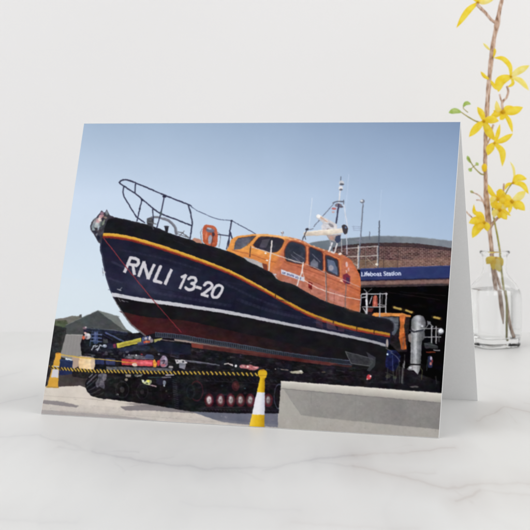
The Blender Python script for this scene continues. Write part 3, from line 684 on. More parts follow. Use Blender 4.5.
# grating walkway along the cradle
region('printed_walkway')
g_t = cr([(155, 332.4), (180, 334.8), (200, 338.2), (235, 343.8), (280, 351.6), (310, 356), (339, 359.6), (352, 361)])
band(g_t, off(g_t, 4.4), tex((34, 38, 48), 8, 'fine'))
xk = 155.5
while xk < 345:
    y_ = float(interp_at(g_t, xk)); fd = max(.1, 1 - max(0, xk - 250) / 95)
    line([(xk, y_ + .7), (xk + .2, y_ + 3.9)], .5, (112, 122, 140), .62 * fd); xk += 1.95
line(off(g_t, .2), .6, (96, 110, 136), .7); line(off(g_t, 4.4), .6, (84, 92, 110), .75)
band(off(g_t[6:], 5.0), off(g_t[6:], 6.9), mixf((150, 134, 128), (60, 34, 34), lambda x, y, sl: (x - 180) / 110 + (N_mid[sl] - .5) * .6))
poly([(191, 343), (214, 346.5), (250, 351), (300, 358.6), (339, 364), (330, 366), (290, 361), (250, 355.5), (214, 350.6), (191, 347.5)], tex((92, 42, 40), 26), .8)
poly([(191, 343.4), (203, 345.4), (203, 349), (192, 348)], (146, 64, 54), .7)
poly([(157, 341), (190, 345.4), (191, 354), (158, 349)], tex((24, 27, 44), 12), .9)
region('printed_trim_tab')
poly([(345.4, 351.8), (372, 358.8), (373.6, 363.4), (370, 366.6), (351, 363.8)], tex((52, 52, 58), 14, 'fine'))
line([(345.4, 351.8), (372, 358.8), (373.4, 360)], .6, (110, 110, 116), .8); line([(345.4, 351.8), (351, 363.8), (370, 366.4)], .6, (120, 120, 124), .8)
ell(369, 377.6, 2.2, 2.6, (200, 60, 70)); ell(370.6, 376.6, .9, .8, (240, 200, 204)); ell(367.4, 379.6, 1.0, .8, (230, 170, 176))
poly([(366, 352), (376, 358), (375, 366), (370, 372), (367, 371), (371, 363)], (72, 72, 80), .7)
ell(387.4, 343.4, 1.2, 4.4, (164, 152, 148)); line([(386, 348.4), (392, 352)], 1.0, (96, 90, 96), .8)

# lettering on the bow
region('printed_hull_number')
WT = (200, 197, 204)
def stroke(g, w):
    """painted letter stroke with square ends"""
    if len(g) == 2:
        a, b = np.array(g[0]), np.array(g[1]); d = (b - a) / np.linalg.norm(b - a); nn = np.array([-d[1], d[0]]) * w / 2; e = d * w * .25
        poly([tuple(a - e + nn), tuple(b + e + nn), tuple(b + e - nn), tuple(a - e - nn)], WT)
    else: line(g, w, WT)
for g in ([(124.4, 272.0), (130.3, 258.0)], [(130.3, 258.0), (134.8, 258.4), (138, 260.2), (138.4, 263.2), (136.2, 265.6), (129.2, 264.4)], [(132.6, 265.4), (134.2, 274.4)],
          [(138.5, 276.0), (143.8, 262.2)], [(143.8, 262.2), (147.8, 278.6)], [(147.8, 278.6), (153.8, 264.9)],
          [(160.2, 266.6), (154.2, 280.9), (160.7, 282.8)], [(171.2, 270.0), (164.9, 284.2)]):
    stroke(g, 3.1)
for g, sm in (([(181.4, 277.4), (185.7, 275.2)], 0), ([(185.7, 275.2), (179.8, 288.6)], 0),
          ([(188.4, 279.0), (190.6, 277.6), (194, 277.8), (195.8, 280), (194.6, 282.8), (191.4, 283.6)], 1), ([(191.4, 283.6), (193.8, 285), (193.9, 287.6), (191.6, 289.6), (188, 289.8), (185.4, 287.8)], 1),
          ([(196.4, 287.2), (200.8, 288.5)], 0),
          ([(204.2, 285.4), (206.4, 283), (209.6, 282.8), (211.8, 285), (211, 287.8), (206.4, 291.4), (201.8, 294.6)], 1), ([(201.6, 294.5), (207.8, 296.3)], 0),
          ([(219, 285.4), (221.8, 286.8), (222, 290), (219.8, 294.4), (217, 297.2), (213.6, 297.4), (212, 294.8), (213, 290.6), (215.8, 286.6), (219, 285.4)], 1)):
    line(g, 2.75, WT, smooth=True) if sm else stroke(g, 2.75)
region('printed_rope')
line([(103.6, 238.6), (128, 270), (150, 297), (181, 332.6)], .9, (128, 40, 50)); line([(103.8, 238.4), (128, 269.8), (150, 296.8)], .35, (176, 76, 84), .7)

# bow fender bundle
region('printed_bow_fender')
poly(cr([(99.2, 213.6), (101.2, 210.4), (103.4, 212.4), (104.6, 212), (106.5, 209.6), (109.2, 214.6), (114, 217.8), (107.5, 220), (104.6, 227), (102.5, 236), (99.8, 243), (96.8, 240.8), (94.4, 235.6), (91, 231), (89.9, 227), (91.2, 222.4), (94.2, 219), (99.2, 213.6)], 5), tex((60, 58, 68), 20, 'fine'))
for x, y, a, b, c, r_ in ((97, 223, 4.4, 5.6, (150, 150, 156), .5), (93.2, 226, 1.7, 3.2, (126, 140, 148), .4), (93, 229.6, 1.5, 1.6, (150, 166, 172), 0), (96.4, 224.5, 1.6, 3.6, (182, 190, 190), .5), (97.6, 221, 2.0, 2.2, (196, 150, 156), -.5), (101, 216.4, 2.8, 1.7, (214, 160, 168), -.5), (101.6, 213.4, 1.7, 1.5, (140, 104, 122), 0), (99.6, 219.4, 1.7, 1.9, (232, 216, 204), -.4), (98, 227.5, .9, 3, (160, 172, 182), .1), (103.2, 222.4, 1.1, 3.0, (138, 150, 130), .35), (106.4, 213, 1.3, 2.4, (120, 130, 138), -.2), (105, 217.6, 2, 1.0, (150, 130, 118), .2), (100.7, 224, .9, 3.2, (84, 96, 92), .2), (96.4, 234.6, .9, 1.5, (120, 124, 134), .3), (94.4, 231.8, 2.4, .9, (36, 40, 56), .5), (98, 238, 1.4, 2.6, (32, 34, 52), 0)):
    ell(x, y, a, b, c, .85, rot=r_)

# ---- deck gear and bow rail
NAV = (54, 56, 82)
region('printed_deck_gear')
ell(150, 222, 3.4, 4.4, (58, 58, 66)); ell(149, 219.6, 2.6, 1.6, (84, 84, 92)); line([(151, 222), (153, 229)], 1.6, (70, 70, 78)); line([(147, 222), (156, 224)], .9, (100, 100, 106))
line([(151.4, 217.4), (156, 217.2), (161.5, 218.4), (166, 219.6), (169.6, 221.6), (174.4, 226.6), (176.3, 233.6)], [1.7, 2.9], (112, 114, 126), smooth=True); line([(161.5, 217.9), (169.8, 221), (175, 226.4), (177, 233)], .5, (150, 152, 164), .7, smooth=True)
poly([(164, 226.2), (168.6, 226.2), (167.6, 232.5), (165, 232)], (40, 40, 48)); ell(166.3, 226.6, 2.6, .9, (56, 56, 64))
for p in (((178, 232), (183, 233)), ((179, 236), (184, 231)), ((182, 233), (188, 238)), ((178, 234), (186, 237)), ((185, 235), (190, 238.4))): line(p, .8, (92, 92, 98), .9)
poly([(192, 240), (194, 238), (200, 239.4), (202, 243.6), (196, 242.6)], (186, 130, 110))
region('printed_lifebuoy')
line([(201.8, 229), (200.4, 232), (201, 240), (202.4, 243)], .7, (120, 124, 140)); line([(216, 231.6), (219.6, 234), (220, 240), (218.6, 247)], .7, (130, 132, 142), smooth=True)
poly(cr([(202.6, 228), (205, 225), (212, 225.4), (216, 228.4), (217.6, 236), (216, 246), (210, 246), (203.6, 243), (202.2, 236), (202.6, 228)], 5), tex((186, 88, 58), 18, 'fine'))
ell(210, 230.4, 4.2, 2.2, (104, 104, 122), rot=.2); ell(209, 228.6, 2.6, .9, (176, 178, 190), rot=.2); ell(209.8, 239.6, 1.9, 4.6, (150, 152, 166), rot=.1); ell(213, 234.4, 1.4, 2, (66, 54, 66)); line([(213.4, 234), (211, 246)], .8, (90, 60, 62)); ell(206, 236, 1.0, 4, (212, 116, 80), rot=.1)
region('printed_bow_rail')
line([(119, 182.2), (121, 180.4), (124.6, 179.8), (131, 181.2), (145, 187), (160, 193.4), (170, 197.4), (188, 204.6)], 1.35, NAV, smooth=True)
line([(119, 182.2), (120.4, 184), (128, 189), (137.7, 195.6), (148, 204.4), (158, 212.4), (164, 215.2), (175, 219.2), (191.4, 225.8)], 1.35, NAV, smooth=True)
line([(123.3, 186.4), (122.5, 192), (123.4, 196.2), (136, 216.8), (144.5, 222.8)], 1.2, NAV)
for a, b in (((135.2, 183), (134.8, 192.6)), ((141.6, 199.6), (139.2, 210)), ((139.2, 210), (136.6, 221)), ((164, 196.2), (160.8, 212)), ((160.8, 212), (156.6, 227.6)), ((152.4, 208.6), (153, 220))):
    line([a, b], 1.2, NAV)
ell(141.7, 199.8, 1.3, 1.2, (40, 42, 66)); ell(164.2, 196.6, 2.0, 1.2, (40, 42, 66), rot=.3); ell(139.3, 209, .9, 1.4, (44, 46, 70)); ell(160.5, 213.4, 1.1, 2.4, (74, 84, 92))
line([(188, 204.6), (190.4, 213), (192.2, 223.8), (191, 231), (189.6, 239.6)], 1.35, NAV); line([(188, 204.4), (190.8, 206.2)], 1.3, NAV)
line([(190, 206), (196.5, 210.4), (204, 214), (217.7, 219), (231.3, 220.8)], .75, (84, 94, 124), smooth=True)
line([(231.3, 220.8), (240, 225.4), (250, 231), (256, 234.2)], .8, (74, 82, 112))
line([(231.3, 220.6), (229.6, 231), (228, 250.8)], 1.3, NAV); line([(229.6, 231), (231.6, 237), (234.2, 253)], 1.2, NAV); line([(230, 233), (226.2, 249)], 1.0, NAV)
ell(231.2, 221, 1.2, 1.0, (44, 46, 70)); line([(217.7, 234.4), (230, 236)], 1.0, NAV)

# ---- CABIN
region('printed_cabin')
cab = cr([(226, 250.4), (228.6, 246), (231, 240), (235.4, 236.8), (245, 235.2), (256, 234), (266, 234.2), (276, 235.2), (289.5, 237.2), (298, 239), (307, 243), (315, 247), (324, 250), (333, 253), (341, 254.6), (349.6, 259), (354.6, 266), (359.4, 274.4), (360.6, 282), (360.6, 291), (360, 303), (359.6, 312.6)])
dk = [p for p in rail_top if 226 < p[0] < 360]
def cabcol(x, y, sl):
    side = np.clip((x - (285 - (y - 237) * .45)) / 5, 0, 1)[..., None]
    front = np.array((232, 150, 70), np.float32) - np.clip((y - 252) / 26, 0, 1)[..., None] * np.array((30, 50, 18)) + ((N_mid[sl] - .5) * 22)[..., None]
    sd = np.array((192, 106, 76), np.float32) + ((N_mid[sl] - .5) * 22)[..., None] + ((N_fine[sl] - .5) * 12)[..., None]
    sd = sd - np.clip((x - 345) / 16, 0, 1)[..., None] * np.array((-6, 8, 22))
    low = np.clip((y - interp_at(rail_top, x) + 14) / 14, 0, 1)[..., None]
    sd = sd + low * np.array((-22, 16, 40)) * (N_mid[sl][..., None])
    return front * (1 - side) + sd * side
poly(cab + dk[::-1], cabcol)
# roof edge highlights and shade
poly([(256, 234), (276, 235.2), (289.5, 237.2), (298, 239), (293, 240.6), (284, 238.4), (262, 236), (250, 237.4)], (240, 178, 108), .8)
for a, b, w, c in (((289.5, 237.6), (315, 247.6), 1.6, (206, 128, 84)), ((315, 247.4), (343, 255.8), 1.6, (198, 120, 78)), ((296, 241.4), (325, 253), .8, (140, 66, 48)), ((325, 253), (341, 259), .8, (140, 66, 48))):
    line([a, b], w, c, .85)
for k in range(9): ell(295 + k * 4.8, 239.4 + k * 1.75, 1.3, .6, (234, 196, 166), .8, rot=.4)
poly([(335, 262), (341, 256), (344, 258.6), (341, 266), (341, 282), (337, 278)], (204, 116, 66), .55)
poly([(230, 249), (250, 252.6), (262, 256), (283, 262), (276, 274), (262, 266.6), (242, 257)], (214, 122, 62), .45)
line([(232, 250.2), (252, 254.8), (262, 258.6), (275, 262.6)], .7, (150, 82, 50), .7)
poly([(243, 257), (253, 259.4), (262, 263.4), (263.4, 268.8), (258, 266.2), (247, 261)], (170, 178, 190), .85); poly([(262, 263), (267, 264.6), (267.4, 271.6), (263.6, 269.4)], (110, 48, 44), .8)
# side panel lines
line([(284, 262), (300, 267.4), (325, 276.4), (345, 284.6), (360, 291.6)], .8, (140, 64, 46), .65)
line([(302, 272), (325, 281), (345, 289), (360.4, 296)], .7, (214, 132, 102), .55)
line([(306, 278), (326, 287.6), (346, 296), (360, 302)], .7, (130, 58, 44), .6)
line([(318, 292), (340, 301.6), (358, 308.6)], .6, (210, 136, 110), .5)
for q, c_ in (([(329, 288), (344, 294.4), (343.4, 305.6), (329, 300)], (196, 128, 118)), ([(310, 281), (325, 287), (325, 299), (310, 292)], (186, 114, 102)), ([(347, 262), (358, 274), (359, 290), (348, 286)], (196, 112, 80)), ([(349, 288), (360, 293), (359.4, 312), (347, 307)], (186, 98, 66)), ([(286, 264), (302, 269), (301, 276), (285, 271)], (192, 108, 76))):
    poly(q, c_, .55)
for q in ([(310, 287.4), (310.4, 293)], [(334.4, 292), (334, 303)], [(328, 291.6), (327.8, 302)]): line(q, .5, (124, 62, 54), .7)
ell(336, 258.6, 5, 1.4, (214, 106, 44), .6, rot=.35); ell(355.6, 282, 3.4, 5, (206, 112, 52), .45, soft=2); ell(353, 308, 5, 3, (204, 108, 50), .5, soft=2)
for k in range(22):
    x = rr.uniform(285, 358); t0 = float(interp_at(rail_top, x)); y = rr.uniform(min(270 + (x - 285) * .35, t0 - 4), t0 - 1)
    ell(x, y, rr.uniform(.6, 2.2), rr.uniform(.3, .9), rr.choice([(148, 78, 64), (214, 146, 128), (168, 96, 84)]), .35, rot=.35, soft=.5)
region('printed_cabin_window')
GL = mixf((44, 48, 64), (88, 94, 112), lambda x, y, sl: (N_mid[sl] - .4) * 1.6)
poly([(233.4, 250), (235, 242.4), (238, 238), (255.6, 235.8), (250, 241.6), (246, 245.8), (240, 249.4)], mixf((70, 70, 84), (122, 124, 138), lambda x, y, sl: (N_mid[sl] - .35) * 1.6 + .2))
line([(238, 238.2), (255.6, 235.9), (247, 245.6)], .6, (74, 50, 44), .8)
w2 = cr([(252.6, 245), (256.4, 240.4), (260.4, 236.8), (270, 237), (279, 238), (283.6, 240.2), (283, 244), (279.6, 249.6), (273.5, 252.6), (264, 250.8), (257, 248.6), (252.6, 245)], 5)
poly(w2, mixf((46, 44, 56), (92, 86, 100), lambda x, y, sl: (N_mid[sl] - .4) * 1.6)); line(w2, .6, (110, 62, 42), .8)
def rwin(P, frame=(96, 44, 40)):
    P = [np.array(q, float) for q in P]; out = []
    for i in range(4):
        a, b, c = P[i - 1], P[i], P[(i + 1) % 4]
        for t in (0, .25, .5, .75, 1):
            p1 = b + (a - b) / np.linalg.norm(a - b) * 3 * (1 - t); p2 = b + (c - b) / np.linalg.norm(c - b) * 3 * t
            out.append(tuple(p1 * (1 - t) + p2 * t))
    poly(out, GL); line(out + [out[0]], 1.1, frame, .85)
rwin([(284.2, 250), (289.6, 241), (305.4, 245.6), (305.6, 264.6), (286, 261)])  if False else None
poly(cr([(282.8, 249), (286.6, 242), (291, 239.8), (300, 241.6), (306.6, 244.6), (307.4, 262), (303.6, 266), (293, 265), (284, 262)], 4), (206, 112, 66), .45)
for q in ([(308, 244.6), (324, 250.8)], [(324.4, 252.4), (339.4, 259)], [(307.2, 246), (307.4, 265)], [(324, 253), (324.2, 271)], [(340.2, 261), (341, 277)]): line(q, .9, (222, 130, 78), .8)
s1 = cr([(284.6, 249.5), (287, 244.6), (290.6, 241.6), (297, 242.8), (303, 244.8), (305.2, 248), (305.6, 256), (305.2, 262), (301, 264.4), (294, 263), (286.6, 261), (284.4, 256), (284.6, 249.5)], 5)
poly(s1, GL); line(s1, 1.1, (108, 54, 44), .85)
rwin([(309, 246.4), (322.8, 252.8), (322.8, 271.6), (309, 266.6)]); rwin([(325.2, 254.4), (338, 260), (339.4, 277.4), (325.8, 272.2)])
poly([(310.6, 262), (314, 259), (318, 262.6), (318, 268), (310.6, 265.6)], (150, 152, 168), .55)
poly([(327, 259), (334, 261), (337, 268), (337.6, 275), (328, 271)], (128, 146, 190), .55); ell(331, 268, 2.4, 3, (206, 190, 190), .5)
for p in (((291, 255), (300, 262)), ((293, 252), (304, 259)), ((288, 258), (296, 263)), ((312, 254), (320, 262))): line(p, .6, (150, 152, 166), .6)
poly([(262, 240), (270, 239), (266, 248), (259, 247)], (124, 118, 130), .35)
region('printed_cabin')
poly([(308.4, 281.4), (312.2, 283), (312, 289.8), (308.2, 288)], (112, 26, 28)); ell(310.2, 284.6, 1.3, 1.6, (170, 50, 44), .8)
poly([(343, 275), (347, 273.4), (350.4, 277), (349.8, 284.6), (345, 284), (342.6, 281)], (126, 42, 62)); poly([(346, 277), (349.6, 278), (349, 284), (346, 283)], (70, 42, 74)); ell(346.6, 264.6, 1.2, 2.6, (222, 196, 198), .8); ell(348.6, 269.6, .9, 2, (216, 170, 170), .7); ell(346.4, 271.6, .8, 1.6, (230, 200, 196), .7)
ell(341.2, 281, 1.6, .7, (250, 220, 190), .9, rot=.3)
region('printed_name_plate')
poly([(280.8, 269.4), (304.6, 277.6), (304.4, 281.8), (281, 274.2)], (206, 206, 220))
line([(280.8, 269.4), (304.6, 277.6), (304.4, 281.8), (281, 274.2), (280.8, 269.4)], .3, (150, 120, 130), .7)
xk = 282.6
for w_k in (3.6, 7.4, 5.2):                                          # name too small to read in the photo: short ink strokes
    x = xk
    while x < xk + w_k:
        y = 271.2 + (x - 281) * .338
        line([(x, y), (x + .1, y + 1.9)], .55, (58, 62, 110), .9); line([(x, y + rr.choice([0, .9, 1.8])), (x + .8, y + rr.choice([.2, 1, 1.9]))], .45, (70, 74, 120), .8); x += 1.25
    xk += w_k + .9
region('printed_cabin_rail')
WH = (218, 208, 206)
line([(271.8, 241), (270.6, 252), (268.6, 270.4)], 1.35, (212, 200, 196)); line([(272.2, 241), (270.8, 254)], .5, (248, 244, 240), .8)
line([(303.2, 262.4), (302, 272), (299, 279), (297.2, 285.8)], 1.25, WH); line([(302.4, 272), (304.6, 280)], .9, (206, 190, 188), .8)
line([(250.6, 246.6), (264, 251), (278, 255.6), (290, 260), (303.2, 263.4)], .85, (206, 188, 180)); line([(303.2, 263.4), (314, 267.4), (325.8, 273), (345.8, 281), (360, 287.5)], .75, (198, 160, 150), .8)
line([(303.6, 280), (315.5, 287.4), (326, 291.4), (345, 297), (360, 300)], .85, (226, 196, 188), .9)
line([(325.6, 272), (326.2, 288), (326.6, 302)], 1.1, (110, 92, 92)); line([(346.2, 284), (345.4, 296), (345, 308)], 1.0, (124, 104, 102)); line([(325.2, 274), (325.9, 300)], .4, (220, 200, 196), .7)
line([(250.6, 246.4), (249.6, 256.6)], 1.0, (84, 60, 56)); ell(265.4, 253.4, 1.3, .9, (250, 246, 240)); ell(267, 260.6, 1.2, .7, (240, 234, 228)); ell(275.2, 274.6, 1.3, .9, (196, 190, 196)); line([(273, 274), (277, 279)], .8, (180, 170, 176), .9)

# ---- mast and radar
region('printed_mast')
line([(312, 198), (308.8, 229)], .55, (218, 224, 234), .85); line([(348.6, 174), (344.4, 224)], .4, (196, 208, 228), .8)
line([(340.6, 176.5), (340.4, 180.5)], .7, (90, 94, 110))
line([(340.2, 190), (339.4, 196), (338.8, 203)], 1.3, (214, 214, 220)); ell(341.2, 183, 2.6, 2.3, (196, 198, 206)); ell(341.6, 184.2, 2.2, 1.0, (92, 94, 108)); ell(340.5, 187.9, 2.1, 2.2, (214, 214, 220)); ell(340.8, 189.6, 1.7, .9, (100, 100, 112))
line([(332.6, 203), (337, 201.6), (343.8, 201.6)], 1.0, (92, 92, 106)); ell(338.4, 205.4, 3.6, 2.0, (120, 112, 124)); ell(334, 208.6, 2.4, 1.1, (186, 108, 108)); ell(341, 206.8, 2, 1.1, (90, 86, 100)); ell(333, 212, 1.6, .9, (200, 140, 130), .7)
line([(338.6, 205), (337.6, 212), (336.2, 223)], [1.8, 1.5], (66, 66, 92))
line([(334, 203.2), (324, 214.5), (313.6, 226.6)], .9, (112, 118, 140)); line([(343.6, 203.4), (345.4, 215), (347.9, 228.6)], 1.1, (200, 206, 220)); line([(343.6, 200), (343.6, 204)], .8, (100, 100, 112))
poly([(316, 217.6), (316.4, 215.4), (319.6, 214.8), (336, 224), (337.4, 227), (331, 229.4), (321, 221.4)], tex((206, 200, 200), 18, 'fine')); ell(318.2, 216.2, 2.2, 1.7, (244, 244, 240)); line([(320.6, 217.4), (328, 222.6)], 1.4, (208, 150, 110), .6)
poly(cr([(321, 226), (324, 222.6), (329, 222), (334, 224.6), (337, 228), (336.4, 232), (327, 233), (322, 231)], 4), tex((198, 196, 200), 24, 'fine'))
ell(331, 225.4, 3, 1.5, (126, 120, 128), .8, rot=.5); ell(328, 229.6, 1.9, 1.4, (156, 140, 140), .8)
region('printed_radar')
poly([(303.8, 231.9), (325, 229.6), (343.8, 228.2), (345, 229.4), (344.8, 232.4), (334, 234.2), (327, 235.4), (304, 236), (303, 234)], mixf((226, 214, 198), (196, 180, 164), lambda x, y, sl: (y - 230.6) / 5 + (N_mid[sl] - .5) * .5))
line([(304, 232.3), (326, 230), (343.6, 228.8)], .6, (244, 238, 228), .8)
ell(306.8, 229.4, 1.7, 1.3, (60, 60, 70)); line([(306.6, 230), (304, 236), (302.4, 240)], 1.0, (66, 64, 76)); line([(309, 229.8), (313, 228.6)], .7, (104, 104, 116)); line([(304.6, 236), (305.6, 239.6)], .8, (80, 76, 86))
poly(cr([(341.6, 226), (343.6, 224.6), (346.6, 226), (347.8, 229.4), (347, 233.4), (344.6, 234.4), (343, 232)], 4), (64, 60, 66)); ell(345.6, 227.6, .9, 1.1, (96, 120, 160)); 
poly([(326, 235.2), (341, 234), (340.6, 238), (338, 243), (334.6, 241.6), (329, 240)], tex((168, 152, 150), 20, 'fine')); poly([(335.6, 236), (340.4, 235), (340.8, 241), (337.4, 243.4), (334.4, 240.6)], tex((58, 66, 96), 10)); ell(331.4, 238, 2.2, 2, (196, 150, 136), .8)
line([(331.8, 243), (329, 251.2)], 1.6, (218, 218, 224)); line([(337, 243.4), (334.4, 252.8), (331, 252)], 1.3, (212, 206, 208)); line([(330, 240), (330.6, 246)], 1.0, (150, 150, 160)); line([(341.4, 240), (341.4, 252)], .8, (176, 172, 176)); line([(346.4, 234), (347, 254)], .9, (188, 192, 204)); ell(340, 254, 1.7, 1.1, (230, 214, 206))
ell(282.2, 232.6, 1.6, 1.4, (120, 116, 124)); line([(282.4, 232), (282, 236.6)], .9, (176, 168, 168)); ell(281.8, 231.8, .7, .6, (226, 226, 230))

# ---- tape
region('printed_barrier_tape')
tape = [(49, 367.4), (60, 369), (90, 371.2), (130, 372.2), (170, 373), (220, 373.6), (259, 375)]
line([(59, 354.6), (80, 357.6), (125, 362.2)], .8, (206, 166, 58)); line([(59, 355.4), (92, 360)], .5, (240, 200, 100), .6)
line(tape, 2.9, (34, 30, 30))
xk = 50.0
while xk < 258:
    y_ = float(interp_at(tape, xk)); line([(xk - .9, y_ - 1.2), (xk + .9, y_ + 1.2)], 1.35, (214, 174, 62), .92); xk += 3.0 + (xk - 50) * .008
# ---- cones
region('printed_traffic_cone.001')
poly([(55.4, 355), (60, 355), (57.6, 388), (46.6, 387.4)], tex((214, 158, 52), 12)); poly([(53.4, 366), (58.8, 366.4), (58, 378), (50.6, 377.6)], (202, 200, 206))
poly([(55.4, 353.2), (60.6, 353.4), (60.6, 359.4), (55, 359)], (226, 162, 54)); poly([(56, 352.8), (58.6, 352.8), (58.6, 354), (56, 354)], (190, 120, 40))
line(tape[:2], 2.4, (60, 44, 34), .9); line([(52, 366.4), (54, 369)], 1.2, (214, 174, 62)); line([(56, 367.4), (58, 369.6)], 1.2, (214, 174, 62))
poly([(46, 386.4), (58.6, 387.4), (58.4, 388.6), (45.6, 387.8)], (178, 138, 60))
region('printed_traffic_cone')
def cone(x, y, sl):
    ax = 262.2 - (y - 371) * .074; hw = 1.5 + (y - 371) * .112; u = (x - ax) / hw
    wht = ((y > 392.6 + (x - 260) * .05) & (y < 415.2 + (x - 258) * .06))[..., None]
    yel = np.array((230, 184, 20), np.float32) - np.clip(u + .1, 0, 1)[..., None] * np.array((44, 44, 6)) + np.clip(-u - .35, 0, 1)[..., None] * np.array((20, 26, 50))
    wh = np.array((226, 226, 232), np.float32) - np.clip(u, 0, 1)[..., None] * np.array((40, 38, 28))
    return np.where(wht, wh, yel) + ((N_fine[sl] - .5) * 9)[..., None]
poly([(260.4, 376), (264.9, 376), (264.5, 427.4), (249.2, 427.2)], cone)
poly(cr([(258, 372.4), (259.6, 370.6), (263, 370), (266.4, 371.4), (266.9, 375), (265.4, 378.2), (260.6, 378.6), (258.2, 376), (258, 372.4)], 4), tex((220, 172, 26), 14)); poly([(260.6, 369.8), (264.4, 369.8), (264.4, 371.2), (260.6, 371.2)], (190, 136, 30)); line([(259, 375.8), (266, 376)], .6, (160, 112, 20), .8)
line([(248.6, 427), (264.6, 427.6)], .6, (150, 110, 20), .8)
# ---- concrete block wall
region('printed_concrete_wall')
CON = lambda b, a=9: (lambda x, y, sl: np.array(b, np.float32) + ((N_mid[sl] - .5) * a * .8 + (N_fine[sl] - .5) * a * .7)[..., None])
poly([(281, 382), (283, 381.2), (466, 395.8), (466, 445), (277.6, 429)], CON((168, 164, 157)))
poly([(283.4, 389.6), (301, 415.6), (330, 419.6), (466, 432.5), (466, 404.5), (300, 390.6)], mixf((122, 119, 118), (150, 147, 143), lambda x, y, sl: (N_big[sl] - .5) * .9 + (N_mid[sl] - .5) * .4 + (N_fine[sl] - .5) * .35 + .5 - (x - 370) / 200))
poly([(278.6, 415), (301, 416), (466, 433), (466, 445), (277.6, 429)], CON((166, 161, 155), 12), .85)
poly([(281, 382), (283, 381.2), (366, 387.8), (466, 395.6), (466, 405.4), (440, 402.9), (366, 396.4), (300, 390.2), (280.6, 388.6)], mixf((206, 201, 191), (164, 159, 152), lambda x, y, sl: (y - (382 + (x - 281) * .08)) / 8 + (N_mid[sl] - .5) * .3 + (N_fine[sl] - .5) * .25))
line([(281.4, 382), (366, 388.2), (466, 396.2)], 1.3, (218, 212, 202), .85); line([(281, 388.9), (366, 396.6), (440, 403.2), (466, 405.6)], .7, (110, 106, 106), .7)
for k in range(70):
    x = rr.uniform(281, 440); y = rr.uniform(392 + (x - 281) * .085, 426 + (x - 281) * .07)
    ell(x, y, rr.uniform(.2, .7), rr.uniform(.2, .5), rr.choice([(110, 106, 104), (176, 172, 166)]), .35)
line([(311.6, 393), (311, 404)], .4, (110, 106, 108), .5); line([(356, 398), (355.4, 420)], .4, (118, 114, 114), .35)
region('printed_ground')
poly([(270, 428), (278, 428.8), (466, 444.8), (466, 446), (270, 436)], (130, 124, 120), .9)

# ---- photographic finish: slight softness, grain, a faded print
def blur(a, sg):
    r = int(sg * 3 + 1); k = np.exp(-.5 * (np.arange(-r, r + 1) / sg) ** 2); k /= k.sum(); k = k.astype(np.float32)
    p = np.pad(a, ((r, r), (0, 0), (0, 0)), 'edge'); a = sum(k[i] * p[i:i + a.shape[0]] for i in range(2 * r + 1))
    p = np.pad(a, ((0, 0), (r, r), (0, 0)), 'edge'); return sum(k[i] * p[:, i:i + a.shape[1]] for i in range(2 * r + 1))
dark = np.clip(1 - cv.mean(-1) / 130, 0, 1)
mach = [REG.index(q) for q in ('printed_carriage', 'printed_track', 'printed_tractor', 'printed_fence')]
low_ = blur(np.isin(ids, mach).astype(np.float32)[..., None], 3)[..., 0] * .4
sp = fbm(4.6, 301, 4, 2.2); sp2 = fbm(1.7, 331, 2, 1.5)
cv += ((np.clip(sp - .56, 0, 1) * 190 + np.clip(sp2 - .62, 0, 1) * 150) * dark * low_ * (GY < 384 + (GX < 278) * 12))[..., None] * np.array((1, .96, 1.02), np.float32)
cv += ((fbm(5, 351, 3, 2.4) - .5) * 16 * dark)[..., None] * np.array((1, .97, 1.05), np.float32)
for c_ in range(3): cv[..., c_] += (fbm(6, 400 + 7 * c_, 2, 1.4) - .5) * (9 * dark + 3) * (ids != 0)
lum = cv.mean(-1, keepdims=True); cv = lum + (cv - lum) * np.where(cv[..., 2:3] > cv[..., :1] + 25, np.where(lum > 130, 1.0, .82), .90)
rough = [REG.index(q) for q in ('printed_carriage', 'printed_track', 'printed_tractor', 'printed_fence', 'printed_tractor_fittings', 'printed_boarding_cage', 'printed_bow_fender')]
mid_r = [REG.index(q) for q in ('printed_warning_board', 'printed_shed', 'printed_bin', 'printed_roll', 'printed_exhaust_pipe', 'printed_station_building', 'printed_scaffold', 'printed_cabin', 'printed_cabin_window', 'printed_mast', 'printed_radar', 'printed_name_plate', 'printed_lifebuoy', 'printed_deck_gear', 'printed_cabin_rail', 'printed_keel')]
amp = .10 + .40 * np.isin(ids, rough) + .20 * np.isin(ids, mid_r)
amp = blur(amp.astype(np.float32)[..., None], 4)[..., 0]
wamp = np.clip(amp - .08, 0, 1) * .55; wx = (fbm(2.3, 501, 2, 1.3) - .5) * 2 * wamp; wy = (fbm(2.3, 521, 2, 1.3) - .5) * 2 * wamp * .8
jx = np.clip((GX + wx - X0) * S - .5, 0, CW - 1).astype(np.int32); jy = np.clip((GY + wy - Y0) * S - .5, 0, CHT - 1).astype(np.int32)
cv = cv[jy, jx]
sky_only = (ids == 0)[..., None]
# blotchy photographic tone: strongest where the picture is busy
busy = np.clip((amp - .1) / .5, 0, 1)
t1 = fbm(2.6, 541, 2, 1.5) - .5; t2 = fbm(1.5, 561, 1, 1.6) - .5
cv = cv * (1 + (t1 * .34 + t2 * .22)[..., None] * busy[..., None]) + (t2 * 6 * busy)[..., None]
for c_ in range(3): cv[..., c_] += (fbm(2.8, 600 + 9 * c_, 1, 1.4) - .5) * 7 * busy
cv = blur(np.clip(cv, 0, 255), 1.45)
cv += ((N_fine - .5) * 3 * (.2 + .8 * (ids != 0)))[..., None]
gr = fbm(1.1, 77, 2) - .5
cv += (gr * 2.5 * (.3 + .7 * (ids != 0)))[..., None]
lm = cv.mean(-1, keepdims=True); cv = cv - (3 + 7 * np.isin(ids, [REG.index('printed_station_interior')] + mach)[..., None]) * np.exp(-lm / 45) + 5 * np.exp(-((lm - 190) / 50) ** 2) * (ids != 0)[..., None]
cv = np.clip(cv, 0, 255) / 255.0

